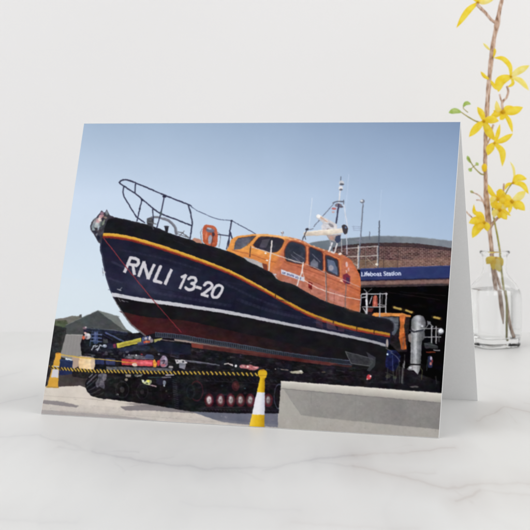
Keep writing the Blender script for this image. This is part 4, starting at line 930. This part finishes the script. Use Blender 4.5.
# ------------------------------------------------------------------ card geometry (mm, fold height from its lean)
cx_, cy_, yaw, lean = -10.2398, 612.0565, -0.3004, 0.3396
W_, H_ = 165.366, 127.0
tv = np.array([math.cos(yaw), math.sin(yaw), 0]); nv = np.array([math.sin(yaw), -math.cos(yaw), 0])
fold = np.array([cx_, cy_, H_ * math.cos(lean) + .13])
fd = nv * math.sin(lean) + np.array([0, 0, -math.cos(lean)])      # down the front panel
bd = -nv * math.sin(lean) + np.array([0, 0, -math.cos(lean)])     # down the back panel
fn = nv * math.cos(lean) + np.array([0, 0, math.sin(lean)])       # front panel's outward normal
bn = nv * math.cos(lean) - np.array([0, 0, math.sin(lean)])       # inward normal of the back panel

card = empty('greeting_card', (cx_ * MM, cy_ * MM, 0))
tag(card, 'white greeting card folded like a tent, printed with a lifeboat photograph', 'card')
base = np.array([cx_, cy_, 0])
def panel(name, down, nrm, thick, bowamp):
    nu, nw = 24, 24; V = []; F = []
    for side in (0, 1):
        for j in range(nw + 1):
            for i in range(nu + 1):
                u = (i / nu - .5) * W_; w = j / nw * H_
                b = bowamp * math.sin(math.pi * j / nw)
                V.append((fold + tv * u + down * w + nrm * (b - side * thick) - base) * MM)
    n1 = (nu + 1) * (nw + 1)
    for j in range(nw):
        for i in range(nu):
            a = j * (nu + 1) + i
            F.append((a, a + nu + 1, a + nu + 2, a + 1)); F.append((n1 + a, n1 + a + 1, n1 + a + nu + 2, n1 + a + nu + 1))
    ring = [i for i in range(nu)] + [j * (nu + 1) + nu for j in range(nw)] + [nw * (nu + 1) + i for i in range(nu, 0, -1)] + [j * (nu + 1) for j in range(nw, 0, -1)]
    for k in range(len(ring)):
        a, b2 = ring[k], ring[(k + 1) % len(ring)]
        F.append((a, b2, n1 + b2, n1 + a))
    return obj(name, V, F, M_paper, card, smooth=False)
BOW = 0.0
front = panel('front_panel', fd, fn, .35, BOW)
back = panel('back_panel', bd, -bn, .35, 0.0)
front['label'] = 'front panel printed edge to edge with the lifeboat photograph'
back['label'] = 'plain white inside of the back panel'

# homography photo px -> card (u,v)
src = [(84.0, 123.0), (460.3, 121.3), (439.0, 438.5), (41.0, 414.3)]; dst = [(0, 0), (1, 0), (1, 1), (0, 1)]
A = []
for (u, v), (x, y) in zip(dst, src):
    A.append([u, v, 1, 0, 0, 0, -x * u, -x * v]); A.append([0, 0, 0, u, v, 1, -y * u, -y * v])
hc = np.linalg.solve(np.array(A, float), np.array(src, float).ravel())
NU, NV = 960, 740
ug, vg = np.meshgrid(np.linspace(0, 1, NU + 1), np.linspace(0, 1, NV + 1))
dn = hc[6] * ug + hc[7] * vg + 1
sx = (hc[0] * ug + hc[1] * vg + hc[2]) / dn; sy = (hc[3] * ug + hc[4] * vg + hc[5]) / dn
fx = np.clip((sx - X0) * S - .5, 0, CW - 2); fy = np.clip((sy - Y0) * S - .5, 0, CHT - 2)
ix, iy = fx.astype(int), fy.astype(int); ax_, ay_ = (fx - ix)[..., None], (fy - iy)[..., None]
ink = (cv[iy, ix] * (1 - ax_) + cv[iy, ix + 1] * ax_) * (1 - ay_) + (cv[iy + 1, ix] * (1 - ax_) + cv[iy + 1, ix + 1] * ax_) * ay_
lin = np.where(ink <= .04045, ink / 12.92, ((ink + .055) / 1.055) ** 2.4)
INK_GAIN = 1.07
lin = np.clip(lin * INK_GAIN, 0, 1)
mrg = .12                                                          # hairline of white paper round the print
pu = (ug - .5) * (W_ - 2 * mrg); pv = mrg + vg * (H_ - 2 * mrg)
P = (fold - base)[None, None] + tv * pu[..., None] + fd * pv[..., None] + fn * (.06 + BOW * np.sin(np.pi * vg))[..., None]
P = (P * MM).astype(np.float32)
fid = ids[np.clip(((sy[:-1, :-1] + sy[1:, 1:]) / 2 - Y0) * S, 0, CHT - 1).astype(int), np.clip(((sx[:-1, :-1] + sx[1:, 1:]) / 2 - X0) * S, 0, CW - 1).astype(int)]
vi = np.arange((NU + 1) * (NV + 1)).reshape(NV + 1, NU + 1)
quads = np.stack([vi[:-1, :-1], vi[1:, :-1], vi[1:, 1:], vi[:-1, 1:]], -1)
Pf = P.reshape(-1, 3); Cf = np.concatenate([lin.reshape(-1, 3), np.ones(((NU + 1) * (NV + 1), 1))], 1).astype(np.float32)
PLABEL = {
 'printed_sky': 'clear pale blue sky in the print', 'printed_ground': 'sunlit concrete yard in the print', 'printed_shed': 'distant dark green shed roof in the print',
 'printed_fence': 'dark fence at the far left of the print', 'printed_container': 'grey container beside the blue bin in the print', 'printed_bin': 'blue bin behind the left cone in the print',
 'printed_station_building': 'brick lifeboat station wall in the print', 'printed_station_roof': 'curved grey roof edge of the station in the print', 'printed_station_interior': 'dark open boathouse doorway in the print',
 'printed_station_sign': 'blue sign band across the station', 'printed_station_sign_lettering': 'white words Lifeboat Station on the blue sign', 'printed_mast': 'masts, domes and thin aerials in the print',
 'printed_scaffold': 'pale scaffold rails in front of the brick', 'printed_tractor': 'orange framed tractor cab behind the stern', 'printed_boarding_cage': 'white railed cage with an orange lifebuoy at the stern',
 'printed_exhaust_pipe': 'tall silver exhaust pipe in the doorway', 'printed_tractor_fittings': 'grey rails and lamp beside the exhaust', 'printed_carriage': 'dark launching carriage machinery under the hull',
 'printed_warning_board': 'yellow warning board under the bow', 'printed_track': 'black crawler track with pale wheel hubs', 'printed_roll': 'pale beige roll near the left cone',
 'printed_hull': 'dark navy lifeboat hull', 'printed_keel': 'dark red bottom of the hull', 'printed_belting': 'yellow and red stripe along the hull', 'printed_waterline': 'white line along the hull',
 'printed_walkway': 'blue grating walkway under the hull', 'printed_trim_tab': 'grey flap under the stern', 'printed_hull_number': 'white RNLI 13-20 lettering on the bow', 'printed_rope': 'red rope across the bow',
 'printed_bow_fender': 'pale fender bundle at the tip of the bow', 'printed_deck_gear': 'grey deck gear behind the bow rail', 'printed_lifebuoy': 'orange lifebuoy on the foredeck', 'printed_bow_rail': 'dark tubular bow rail and guard wire',
 'printed_cabin': 'orange lifeboat cabin', 'printed_cabin_window': 'dark cabin windows', 'printed_name_plate': 'small white name plate on the cabin side', 'printed_cabin_rail': 'pale handrails along the cabin',
 'printed_radar': 'cream radar bar on the cabin roof', 'printed_barrier_tape': 'black and yellow barrier tape', 'printed_traffic_cone': 'large yellow and white traffic cone beside the concrete wall', 'printed_traffic_cone.001': 'small yellow and white cone at the left end of the tape', 'printed_concrete_wall': 'low grey concrete wall at the bottom right'}
for r, name in enumerate(REG):
    q = quads[fid == r]
    if not len(q): continue
    used, inv = np.unique(q.ravel(), return_inverse=True)
    me = bpy.data.meshes.new(name); nq = len(q)
    me.vertices.add(len(used)); me.vertices.foreach_set('co', Pf[used].ravel())
    me.loops.add(nq * 4); me.loops.foreach_set('vertex_index', inv.astype(np.int32).ravel())
    me.polygons.add(nq); me.polygons.foreach_set('loop_start', np.arange(0, nq * 4, 4, dtype=np.int32))
    me.update(calc_edges=True)
    at_ = me.attributes.new('ink', 'FLOAT_COLOR', 'POINT'); at_.data.foreach_set('color', Cf[used].ravel())
    me.materials.append(M_print)
    o = bpy.data.objects.new(name, me); C.objects.link(o); o.parent = front
    o['label'] = PLABEL.get(name, name.replace('_', ' '))
del cv, ids, GX, GY, N_big, N_mid, N_fine

# ================================================================== VASE
VY = 797.0
pxmm = VY / FPX
def zof(py): return at(494.5, py, VY)[2]
vx = at(494.5, 300, VY)[0]
z0 = 0.4
vb = np.array([vx, VY, 0])
prof = [(251.2, 14.2, 0), (250.0, 14.9, 0), (250.6, 15.5, 0), (253.6, 15.6, 0), (255.0, 14.6, 0), (256.4, 12.6, 0), (259, 11.9, 0), (268, 11.6, .0), (272, 12.0, .1), (276, 13.8, .25), (280, 17.0, .5), (284, 20.4, .7), (288, 23.0, .9), (292, 24.6, 1), (297, 25.4, 1), (310, 25.6, 1), (325, 25.6, 1), (338, 25.5, 1), (343, 25.0, 1)]
ztop = zof(250.0); zb = zof(343.0)
P_ = [(zof(p) , r * pxmm, s) for p, r, s in prof]
# below the last ring: rounded foot
P_ += [(1.9, 13.5, 1), (1.0, 13.2, 1), (.5, 12.4, 1), (.3, 11.2, 1)]
inner = [(zof(251.6), 12.6 * pxmm, 0), (zof(254), 11.0 * pxmm, 0), (zof(257), 10.3 * pxmm, 0), (zof(268), 10.1 * pxmm, 0), (zof(272), 10.4 * pxmm, .1), (zof(276), 12.0 * pxmm, .25), (zof(280), 15.2 * pxmm, .5), (zof(284), 18.6 * pxmm, .7), (zof(288), 21.2 * pxmm, .9), (zof(292), 22.8 * pxmm, 1), (zof(297), 23.5 * pxmm, 1), (zof(325), 23.5 * pxmm, 1), (7.6, 23.2 * pxmm, 1), (6.0, 22.0 * pxmm, 1), (5.0, 18.5 * pxmm, 1), (4.6, 12 * pxmm, 1)]
def resample(P, k=5):
    out = []
    Q = [np.array(p, float) for p in P]; Q = [2 * Q[0] - Q[1]] + Q + [2 * Q[-1] - Q[-2]]
    for i in range(1, len(Q) - 2):
        for j in range(k):
            t = j / k; a, b, c, d = Q[i - 1], Q[i], Q[i + 1], Q[i + 2]
            out.append(tuple(.5 * (2 * b + (c - a) * t + (2 * a - 5 * b + 4 * c - d) * t * t + (-a + 3 * b - 3 * c + d) * t ** 3)))
    out.append(tuple(Q[-2])); return out
zt = zof(250.4)
lip = [(zt - .95 + .95 * math.sin(a), 7.35 + .95 * math.cos(a), 0) for a in np.linspace(-1.2, math.pi * .86, 16)]          # rounded lip
outer_p = [(zof(256.6), 12.4 * pxmm, 0), (zof(260), 11.9 * pxmm, 0)] + P_[7:-4]
outer_p = [q for q in outer_p if q[0] > 8]
foot = [(4.4, 13.62, 1), (3.2, 13.55, 1)] + [(1.7 + 1.4 * math.sin(a) , 12.1 + 1.4 * math.cos(a), 1) for a in np.linspace(0, -math.pi / 2, 9)][1:]
inner_p = [(zof(257), 10.6 * pxmm, 0)] + inner[3:-4]
inner_foot = [(8.6, 12.6, 1)] + [(6.8 + 1.8 * math.sin(a), 10.8 + 1.8 * math.cos(a), 1) for a in np.linspace(0, -math.pi / 2, 8)] + [(4.75, 7, 1)]
NS = 96; rot = math.radians(24)
def ringpts(z, r, s):
    out = []
    for k in range(NS):
        t = 2 * math.pi * k / NS
        n = 2 + 2.6 * s
        rr_ = 1 / (abs(math.cos(t)) ** n + abs(math.sin(t)) ** n) ** (1 / n)
        q = r * rr_ / (1 + .135 * s)
        out.append(((q * math.cos(t + rot)) * MM, (q * math.sin(t + rot)) * MM, z * MM))
    return out
V, F = [], []
rings = [ringpts(*p) for p in resample((outer_p + foot), 4)[::-1]] + [ringpts(*p) for p in lip] + [ringpts(*p) for p in resample(inner_p + inner_foot, 4)]
for r in rings: V += r
for i in range(len(rings) - 1):
    for k in range(NS):
        a, b2 = i * NS + k, i * NS + (k + 1) % NS
        F.append((a, b2, b2 + NS, a + NS))
V.append((0, 0, .3 * MM)); F += [(len(V) - 1, (k + 1) % NS, k) for k in range(NS)]
V.append((0, 0, 4.72 * MM)); L0 = (len(rings) - 1) * NS; F += [(len(V) - 1, L0 + k, L0 + (k + 1) % NS) for k in range(NS)]
vase = empty('glass_vase', (vx * MM, VY * MM, 0))
obj('bottle', V, F, M_glass, vase, True)
tag(vase, 'small clear glass bottle with water in it, holding the forsythia branch', 'vase')

wat_in = [q for q in resample(inner_p + inner_foot, 4) if q[0] < zof(288.5)]
wr = [ringpts(wat_in[0][0], .3, 0)] + [ringpts(wat_in[0][0], wat_in[0][1] * k, wat_in[0][2]) for k in (.5, .85)] + [ringpts(q[0] - .04, q[1] + .05, q[2]) for q in wat_in]
V, F = [], []
for r in wr: V += r
for i in range(len(wr) - 1):
    for k in range(NS):
        a, b2 = i * NS + k, i * NS + (k + 1) % NS; F.append((a, a + NS, b2 + NS, b2))
V.append((0, 0, wat_in[0][0] * MM)); F += [(len(V) - 1, k, (k + 1) % NS) for k in range(NS)]
V.append((0, 0, 4.66 * MM)); L0 = (len(wr) - 1) * NS; F += [(len(V) - 1, L0 + (k + 1) % NS, L0 + k) for k in range(NS)]
water = obj('vase_water', V, F, M_water, vase, True); water['label'] = 'clear water filling the bottle up to its shoulder'

# ================================================================== FORSYTHIA
root = empty('forsythia_branch', (vx * MM, VY * MM, 0))
tag(root, 'tall forsythia branch with yellow flowers standing in the small glass bottle', 'branch')
rv = random.Random(9)
def loc(px, py, dy=0.0): return (at(px, py, VY + dy) - vb) * MM

def spl(P, n=6):
    P = [np.array(p, float) for p in P]
    if len(P) < 3: return [P[0] + (P[1] - P[0]) * k / n for k in range(n + 1)]
    Q = [2 * P[0] - P[1]] + P + [2 * P[-1] - P[-2]]; out = []
    for i in range(1, len(Q) - 2):
        for k in range(n):
            t = k / n; a, b, c, d = Q[i - 1], Q[i], Q[i + 1], Q[i + 2]
            out.append(.5 * (2 * b + (c - a) * t + (2 * a - 5 * b + 4 * c - d) * t * t + (-a + 3 * b - 3 * c + d) * t ** 3))
    out.append(P[-1]); return out

def tube_geo(path, r0, r1, lump=0.0, ns=10, bumps=(), name_taper=False):
    path = spl(path); V, F = [], []; n = len(path)
    for i, p in enumerate(path):
        t = path[min(i + 1, n - 1)] - path[max(i - 1, 0)]; t = t / (np.linalg.norm(t) + 1e-9)
        a = np.cross(t, [0, 1, 0.01]); a /= np.linalg.norm(a) + 1e-9; b = np.cross(t, a)
        r = r0 + (r1 - r0) * i / (n - 1)
        if name_taper: r *= min(1, .25 + i / (n * .05))
        for (bi, ba) in bumps: r *= 1 + ba * math.exp(-((i / (n - 1) - bi) / .02) ** 2)
        for k in range(ns):
            an = 2 * math.pi * k / ns; rr_ = r * (1 + lump * rv.uniform(-1, 1))
            V.append(p + (a * math.cos(an) + b * math.sin(an)) * rr_)
    for i in range(n - 1):
        for k in range(ns):
            q, w = i * ns + k, i * ns + (k + 1) % ns; F.append((q, w, w + ns, q + ns))
    F.append(tuple(range(ns))[::-1]); F.append(tuple(range((n - 1) * ns, n * ns)))
    return V, F
U = pxmm * MM
def twig(name, pts, w0, w1, mat=None, lump=.06, bumps=(), parent=None):
    V, F = tube_geo([loc(*p) for p in pts], w0 / 2 * U, w1 / 2 * U, lump, bumps=bumps, name_taper=(name == 'stem'))
    return obj(name, V, F, mat or M_bark, parent or root, True)

main = [(498.8, 323, 4), (497.2, 308, 4), (495.6, 290, 2), (493.4, 272, 0), (492, 254, 0), (490.6, 240, 0), (488.6, 222, 0), (486.6, 200, 0), (485.6, 180, 0), (485.2, 160, 0), (485.6, 140, 0), (486.6, 115, 0), (488, 95, 0), (489.6, 75, 0), (491.4, 58, 0), (493.8, 40, 0), (497, 24, 0), (500, 8, 0), (503, -8, 0), (508, -60, 0), (509, -95, 0)]
twig('stem', main, 4.3, 3.8, bumps=((.30, .4), (.33, .35), (.36, .3), (.56, .25), (.62, .25), (.68, .3), (.80, .5), (.73, .3)))
for pts, w0, w1, m in (
    ([(497, 24, 0), (491, 19.5, -1), (486, 13.5, -2), (481, 8.5, -3), (476.6, 4, -3)], 2.8, 3.6, None),
    ([(488.4, 226, 0), (487.4, 214, -2), (485, 206, -3), (482.5, 200.5, -4), (479, 195.4, -4), (470.6, 191.4, -5)], 3.0, .9, None),
    ([(483, 201.4, -4), (480, 200.2, -4), (476.4, 200, -5)], 2.0, 1.2, None),
    ([(489, 228, 0), (480, 222.6, 4), (472, 217.4, 5), (465.6, 211, 6)], 2.2, 1.3, None),
    ([(490, 228, 0), (494.6, 221, -2), (499.6, 215.4, -3), (501.4, 205, -4), (503.2, 194, -4), (503.9, 183.4, -4)], 3.2, 1.8, None),
    ([(486, 146, 0), (489.6, 139, 2), (491.4, 131, 2), (493.4, 124.6, 1)], 1.7, 2.2, None),
    ([(502.4, 110, -2), (502.4, 102.4, -2), (506.6, 97.4, -2), (508.2, 91.4, -2), (507, 86, -2)], 2.6, 2.2, None),
    ([(502.4, 103, -2), (500.4, 98, -2), (499.6, 94, -2)], 1.8, 1.8, None),
    ([(501, 205, -4), (507, 191, -5), (511.6, 184, -6)], 1.4, 1.1, M_greenstem),
    ([(485, 123, 0), (477, 121.6, -2), (469, 117.4, -3), (461, 112, -4)], 1.9, 1.1, M_greenstem),
    ([(468, 112.5, -4), (463.6, 108.6, -4), (463.6, 106, -4)], .9, .8, M_greenstem),
    ([(485, 174.6, 0), (480.5, 173.6, -2), (473.6, 166.6, -3), (468.6, 158, -4)], 1.7, 1.0, M_greenstem),
    ([(473.4, 166.4, -3), (476.6, 164.6, -3)], .9, .8, M_greenstem), ([(473.4, 166.6, -3), (470.6, 169.4, -3)], .9, .8, M_greenstem),
    ([(502.6, 339, 3), (504, 322, -2), (504.4, 300, -4), (501.4, 272, -2), (500.2, 254, -2), (497.6, 237, -2), (495.2, 225, -2), (492.8, 212, -3), (492.3, 204, -3)], 2.6, 1.6, M_greenstem),
    ([(512, 337.6, -2), (508, 326, -2), (505.4, 311, -2), (503, 298, 0), (499, 284, 2), (494.6, 268, 3), (494.4, 258, 3)], 3.6, 2.4, None),
):
    twig('twig', pts, w0, w1, m)

def petal_geo(pts, w, curl=.35, base=.35):
    """strip petal through photo points (px,py,dy), widest past the middle, cupped"""
    path = spl([loc(*p) for p in pts], 7); n = len(path); V, F = [], []
    view = np.array([0, 1.0, 0]); M_ = 5
    for i, p in enumerate(path):
        s = i / (n - 1); t = path[min(i + 1, n - 1)] - path[max(i - 1, 0)]; t /= np.linalg.norm(t) + 1e-9
        side = np.cross(t, view); side /= np.linalg.norm(side) + 1e-9
        nrm = np.cross(side, t)
        prof_ = (base + (1 - base) * math.sin(math.pi * min(1, s / .48) / 2)) * (1 if s < .48 else math.cos(math.pi / 2 * ((s - .48) / .52) ** 1.35) + .03)
        ww = w / 2 * U * max(prof_, .04)
        for k in range(M_):
            f = k / (M_ - 1) * 2 - 1
            wave = .12 * math.sin(s * 9 + f * 2)
            V.append(p + side * ww * f + nrm * ww * (curl * (f * f) + wave * abs(f)))
    for i in range(n - 1):
        for k in range(M_ - 1):
            a = i * M_ + k; F.append((a, a + 1, a + M_ + 1, a + M_))
    return V, F

def flower(center, petals, core=2.2, label=None, stalk=None, pale=False):
    core *= .8
    c = loc(*center); V, F = [], []
    # throat: a small lobed cup
    nr, ns = 7, 14
    for i in range(nr):
        th = math.pi * i / (nr - 1)
        for k in range(ns):
            ph = 2 * math.pi * k / ns; rr_ = core / 2 * U * (1 + .14 * math.cos(4 * ph)) * (.96 + .08 * rv.random())
            V.append(c + np.array([rr_ * math.sin(th) * math.cos(ph), .9 * rr_ * math.cos(th), rr_ * math.sin(th) * math.sin(ph)]))
    for i in range(nr - 1):
        for k in range(ns):
            a, b2 = i * ns + k, i * ns + (k + 1) % ns; F.append((a, b2, b2 + ns, a + ns))
    f = obj('flower', V, F, M_core, root, True)
    if label: f['label'] = label
    for pts, w in petals:
        full = [(center[0], center[1], center[2])] + [(p[0], p[1], center[2] + (p[2] if len(p) > 2 else -1.5)) for p in pts]
        V, F = petal_geo(full, w * .98, curl=rv.uniform(.35, .8))
        obj('petal', V, F, M_pale if (pale or rv.random() < .12) else M_petal, f, True)
    return f

flower((478, 2.5, -3), [([(468, 11, -2), (456.3, 28, -1)], 6.5), ([(486, 1, 1), (496, -3, 2)], 6), ([(474, -4, -2), (470, -12, -4)], 6), ([(483, -3, 2), (484, -12, 4)], 5.5)], 3.5, 'top flower hanging from the highest side twig')
flower((511, 76.5, -4), [([(510, 66, -2), (503, 58.6, 0), (493.4, 57.8, 2)], 5.2), ([(519, 71, -2), (529.5, 65.4, -4)], 7), ([(521, 81, -2), (529, 90.5, -3)], 5.6), ([(501, 81, 1), (498.4, 92, 2)], 10), ([(513, 83.4, 1), (507, 87.6, 2)], 3.4)], 3.2)
flower((503, 112, -3), [([(498, 109, 0), (496.4, 100.6, 1)], 5.5), ([(513, 111, -1), (523, 107.3, -2)], 8.5), ([(509.4, 121, 0), (512.6, 132.6, 0)], 4.6), ([(496, 114.5, 0), (490.6, 116, 1)], 6.5), ([(507, 107.6, 1), (515, 107, 1)], 4), ([(503, 116, -1), (500, 120, -2)], 6), ([(499, 112, 1), (493, 110.6, 2)], 5)], 6)
flower((483.8, 121.2, -5), [([(481.8, 113.6, 0), (477.2, 106.8, 0)], 6), ([(491, 119.6, -1), (499, 121, -1)], 8), ([(477, 127.6, -1), (469, 137, -1)], 7.6), ([(489, 131, 1), (494.6, 140.6, 1)], 8)], 4, 'flower facing forward with an open throat', pale=False)
flower((494.4, 143, -6), [([(497.6, 135, 0), (500, 124, 0)], 4.4), ([(504, 139.6, -1), (513, 133.6, -2)], 6), ([(502.6, 152, 0), (502.4, 166.4, 2)], 6.6), ([(490.6, 148.4, 0), (487.8, 155.6, 1)], 8)], 3.4)
flower((513, 183, -6), [([(518, 177.8, -1), (527, 179, -2)], 7), ([(522.6, 184.8, -1), (528.6, 194, -1)], 5.6), ([(507.6, 185, 0), (505, 190, 1)], 3.6), ([(514.4, 174.6, 0), (513.2, 167, 0), (510, 161.6, 0)], 2.6)], 3.4)
flower((497.6, 199, -6), [([(491.6, 192.6, 0), (488.2, 184.4, 0)], 5), ([(503, 195.4, 0), (504, 191, 1)], 8), ([(494, 204, 0), (492, 208, 1)], 7), ([(503.6, 200.6, -1), (507.6, 201, -1)], 8), ([(500, 193, -1), (499, 189, -2)], 7), ([(493.4, 199, -1), (490.6, 203, -1)], 6)], 4.6)
flower((512, 201.4, -7), [([(519, 197, -1), (525.6, 191, -2)], 8), ([(519.6, 205, -1), (525, 210.6, -1)], 8.4), ([(507.6, 198, 0), (503.4, 197.4, 1)], 7), ([(510.4, 206.6, 0), (509.4, 213.6, 0)], 4.6), ([(508, 204, -1), (504, 206, -1)], 7), ([(515, 205, 1), (517, 210, 2)], 5)], 4.8)
flower((499.6, 210, -7), [([(503.4, 214.8, 0), (507, 219.6, 0)], 7), ([(495.6, 212.6, 0), (493.6, 217.6, 1)], 7), ([(504, 207, 0), (508, 205.6, 1)], 6.4), ([(495.6, 205.8, 0), (493.6, 202.6, 1)], 6), ([(504, 211, 0), (511, 216, 1)], 4.4), ([(499, 206, -1), (500.6, 202, -1)], 7), ([(500, 215, 0), (499.6, 219, 1)], 6)], 4.4)
flower((484.2, 222.4, -6), [([(478, 228, 0), (472.3, 238, 0)], 9), ([(476.6, 220.6, -1), (468.8, 223, -1)], 8), ([(487, 226.6, 0), (487.4, 231.4, 1)], 7), ([(479, 214.6, 1), (474.6, 212, 1), (473.8, 204, 1)], 4.4), ([(480, 216, -1), (475.6, 214.6, -2)], 8), ([(481, 226, -1), (477, 229, -1)], 8)], 4.4)
flower((496.2, 256.8, -3.2), [([(497.6, 264, 0), (499.6, 272, 0)], 9), ([(491, 259.6, -.3), (486.8, 264, .4)], 9), ([(494, 263, 0), (493.4, 270, .4)], 7), ([(500, 260, .4), (502.4, 266, .6)], 7)], 3.2, 'flower tucked inside the neck of the bottle', pale=False)
def bud(pts, w, m=M_petal, name='bud', curl=.6):
    V, F = petal_geo(pts, w, curl=curl); return obj(name, V, F, m, root, True)
bud([(490, 50, -1), (487, 47, -2), (483, 43, -3)], 2.6, M_pale); bud([(493.6, 57.4, -1), (495, 52, -2), (494.8, 48, -3)], 2.6); bud([(490, 79.6, -1), (485, 76.4, -2), (480.6, 71.4, -3)], 3.6)
bud([(490.4, 80, -1), (493.4, 84.6, -2), (496.6, 90, -3)], 3.6)
# round closed bud
V, F = [], []
c0 = loc(484.4, 167.8, -3)
for i in range(9):
    th = math.pi * i / 8
    for k in range(12):
        ph = 2 * math.pi * k / 12; r_ = 3.5 * U * (1 + .1 * math.cos(4 * ph + th * 2))
        V.append(c0 + np.array([r_ * .85 * math.sin(th) * math.cos(ph), r_ * .85 * math.sin(th) * math.sin(ph), r_ * 1.15 * math.cos(th)]))
for i in range(8):
    for k in range(12):
        a, b2 = i * 12 + k, i * 12 + (k + 1) % 12; F.append((a, b2, b2 + 12, a + 12))
obj('bud', V, F, M_petal, root, True)['label'] = 'round closed yellow bud on the main stem'
for pts, w in (([(461, 112.2, -4), (455, 110.8, -5), (448.6, 112.8, -6)], 5.6), ([(463.2, 106.6, -4), (466.4, 103.2, -4), (471, 104.2, -4)], 4), ([(471, 163, -3), (468.6, 159, -4), (467.2, 155.6, -4)], 3.4), ([(476, 165, -3), (478.4, 163, -3)], 4), ([(471.4, 168.4, -3), (469, 171.4, -3)], 4.2), ([(474, 193, -4), (470, 190.8, -5)], 2.6)):
    bud(pts, w, M_leaf, 'leaf', .4)
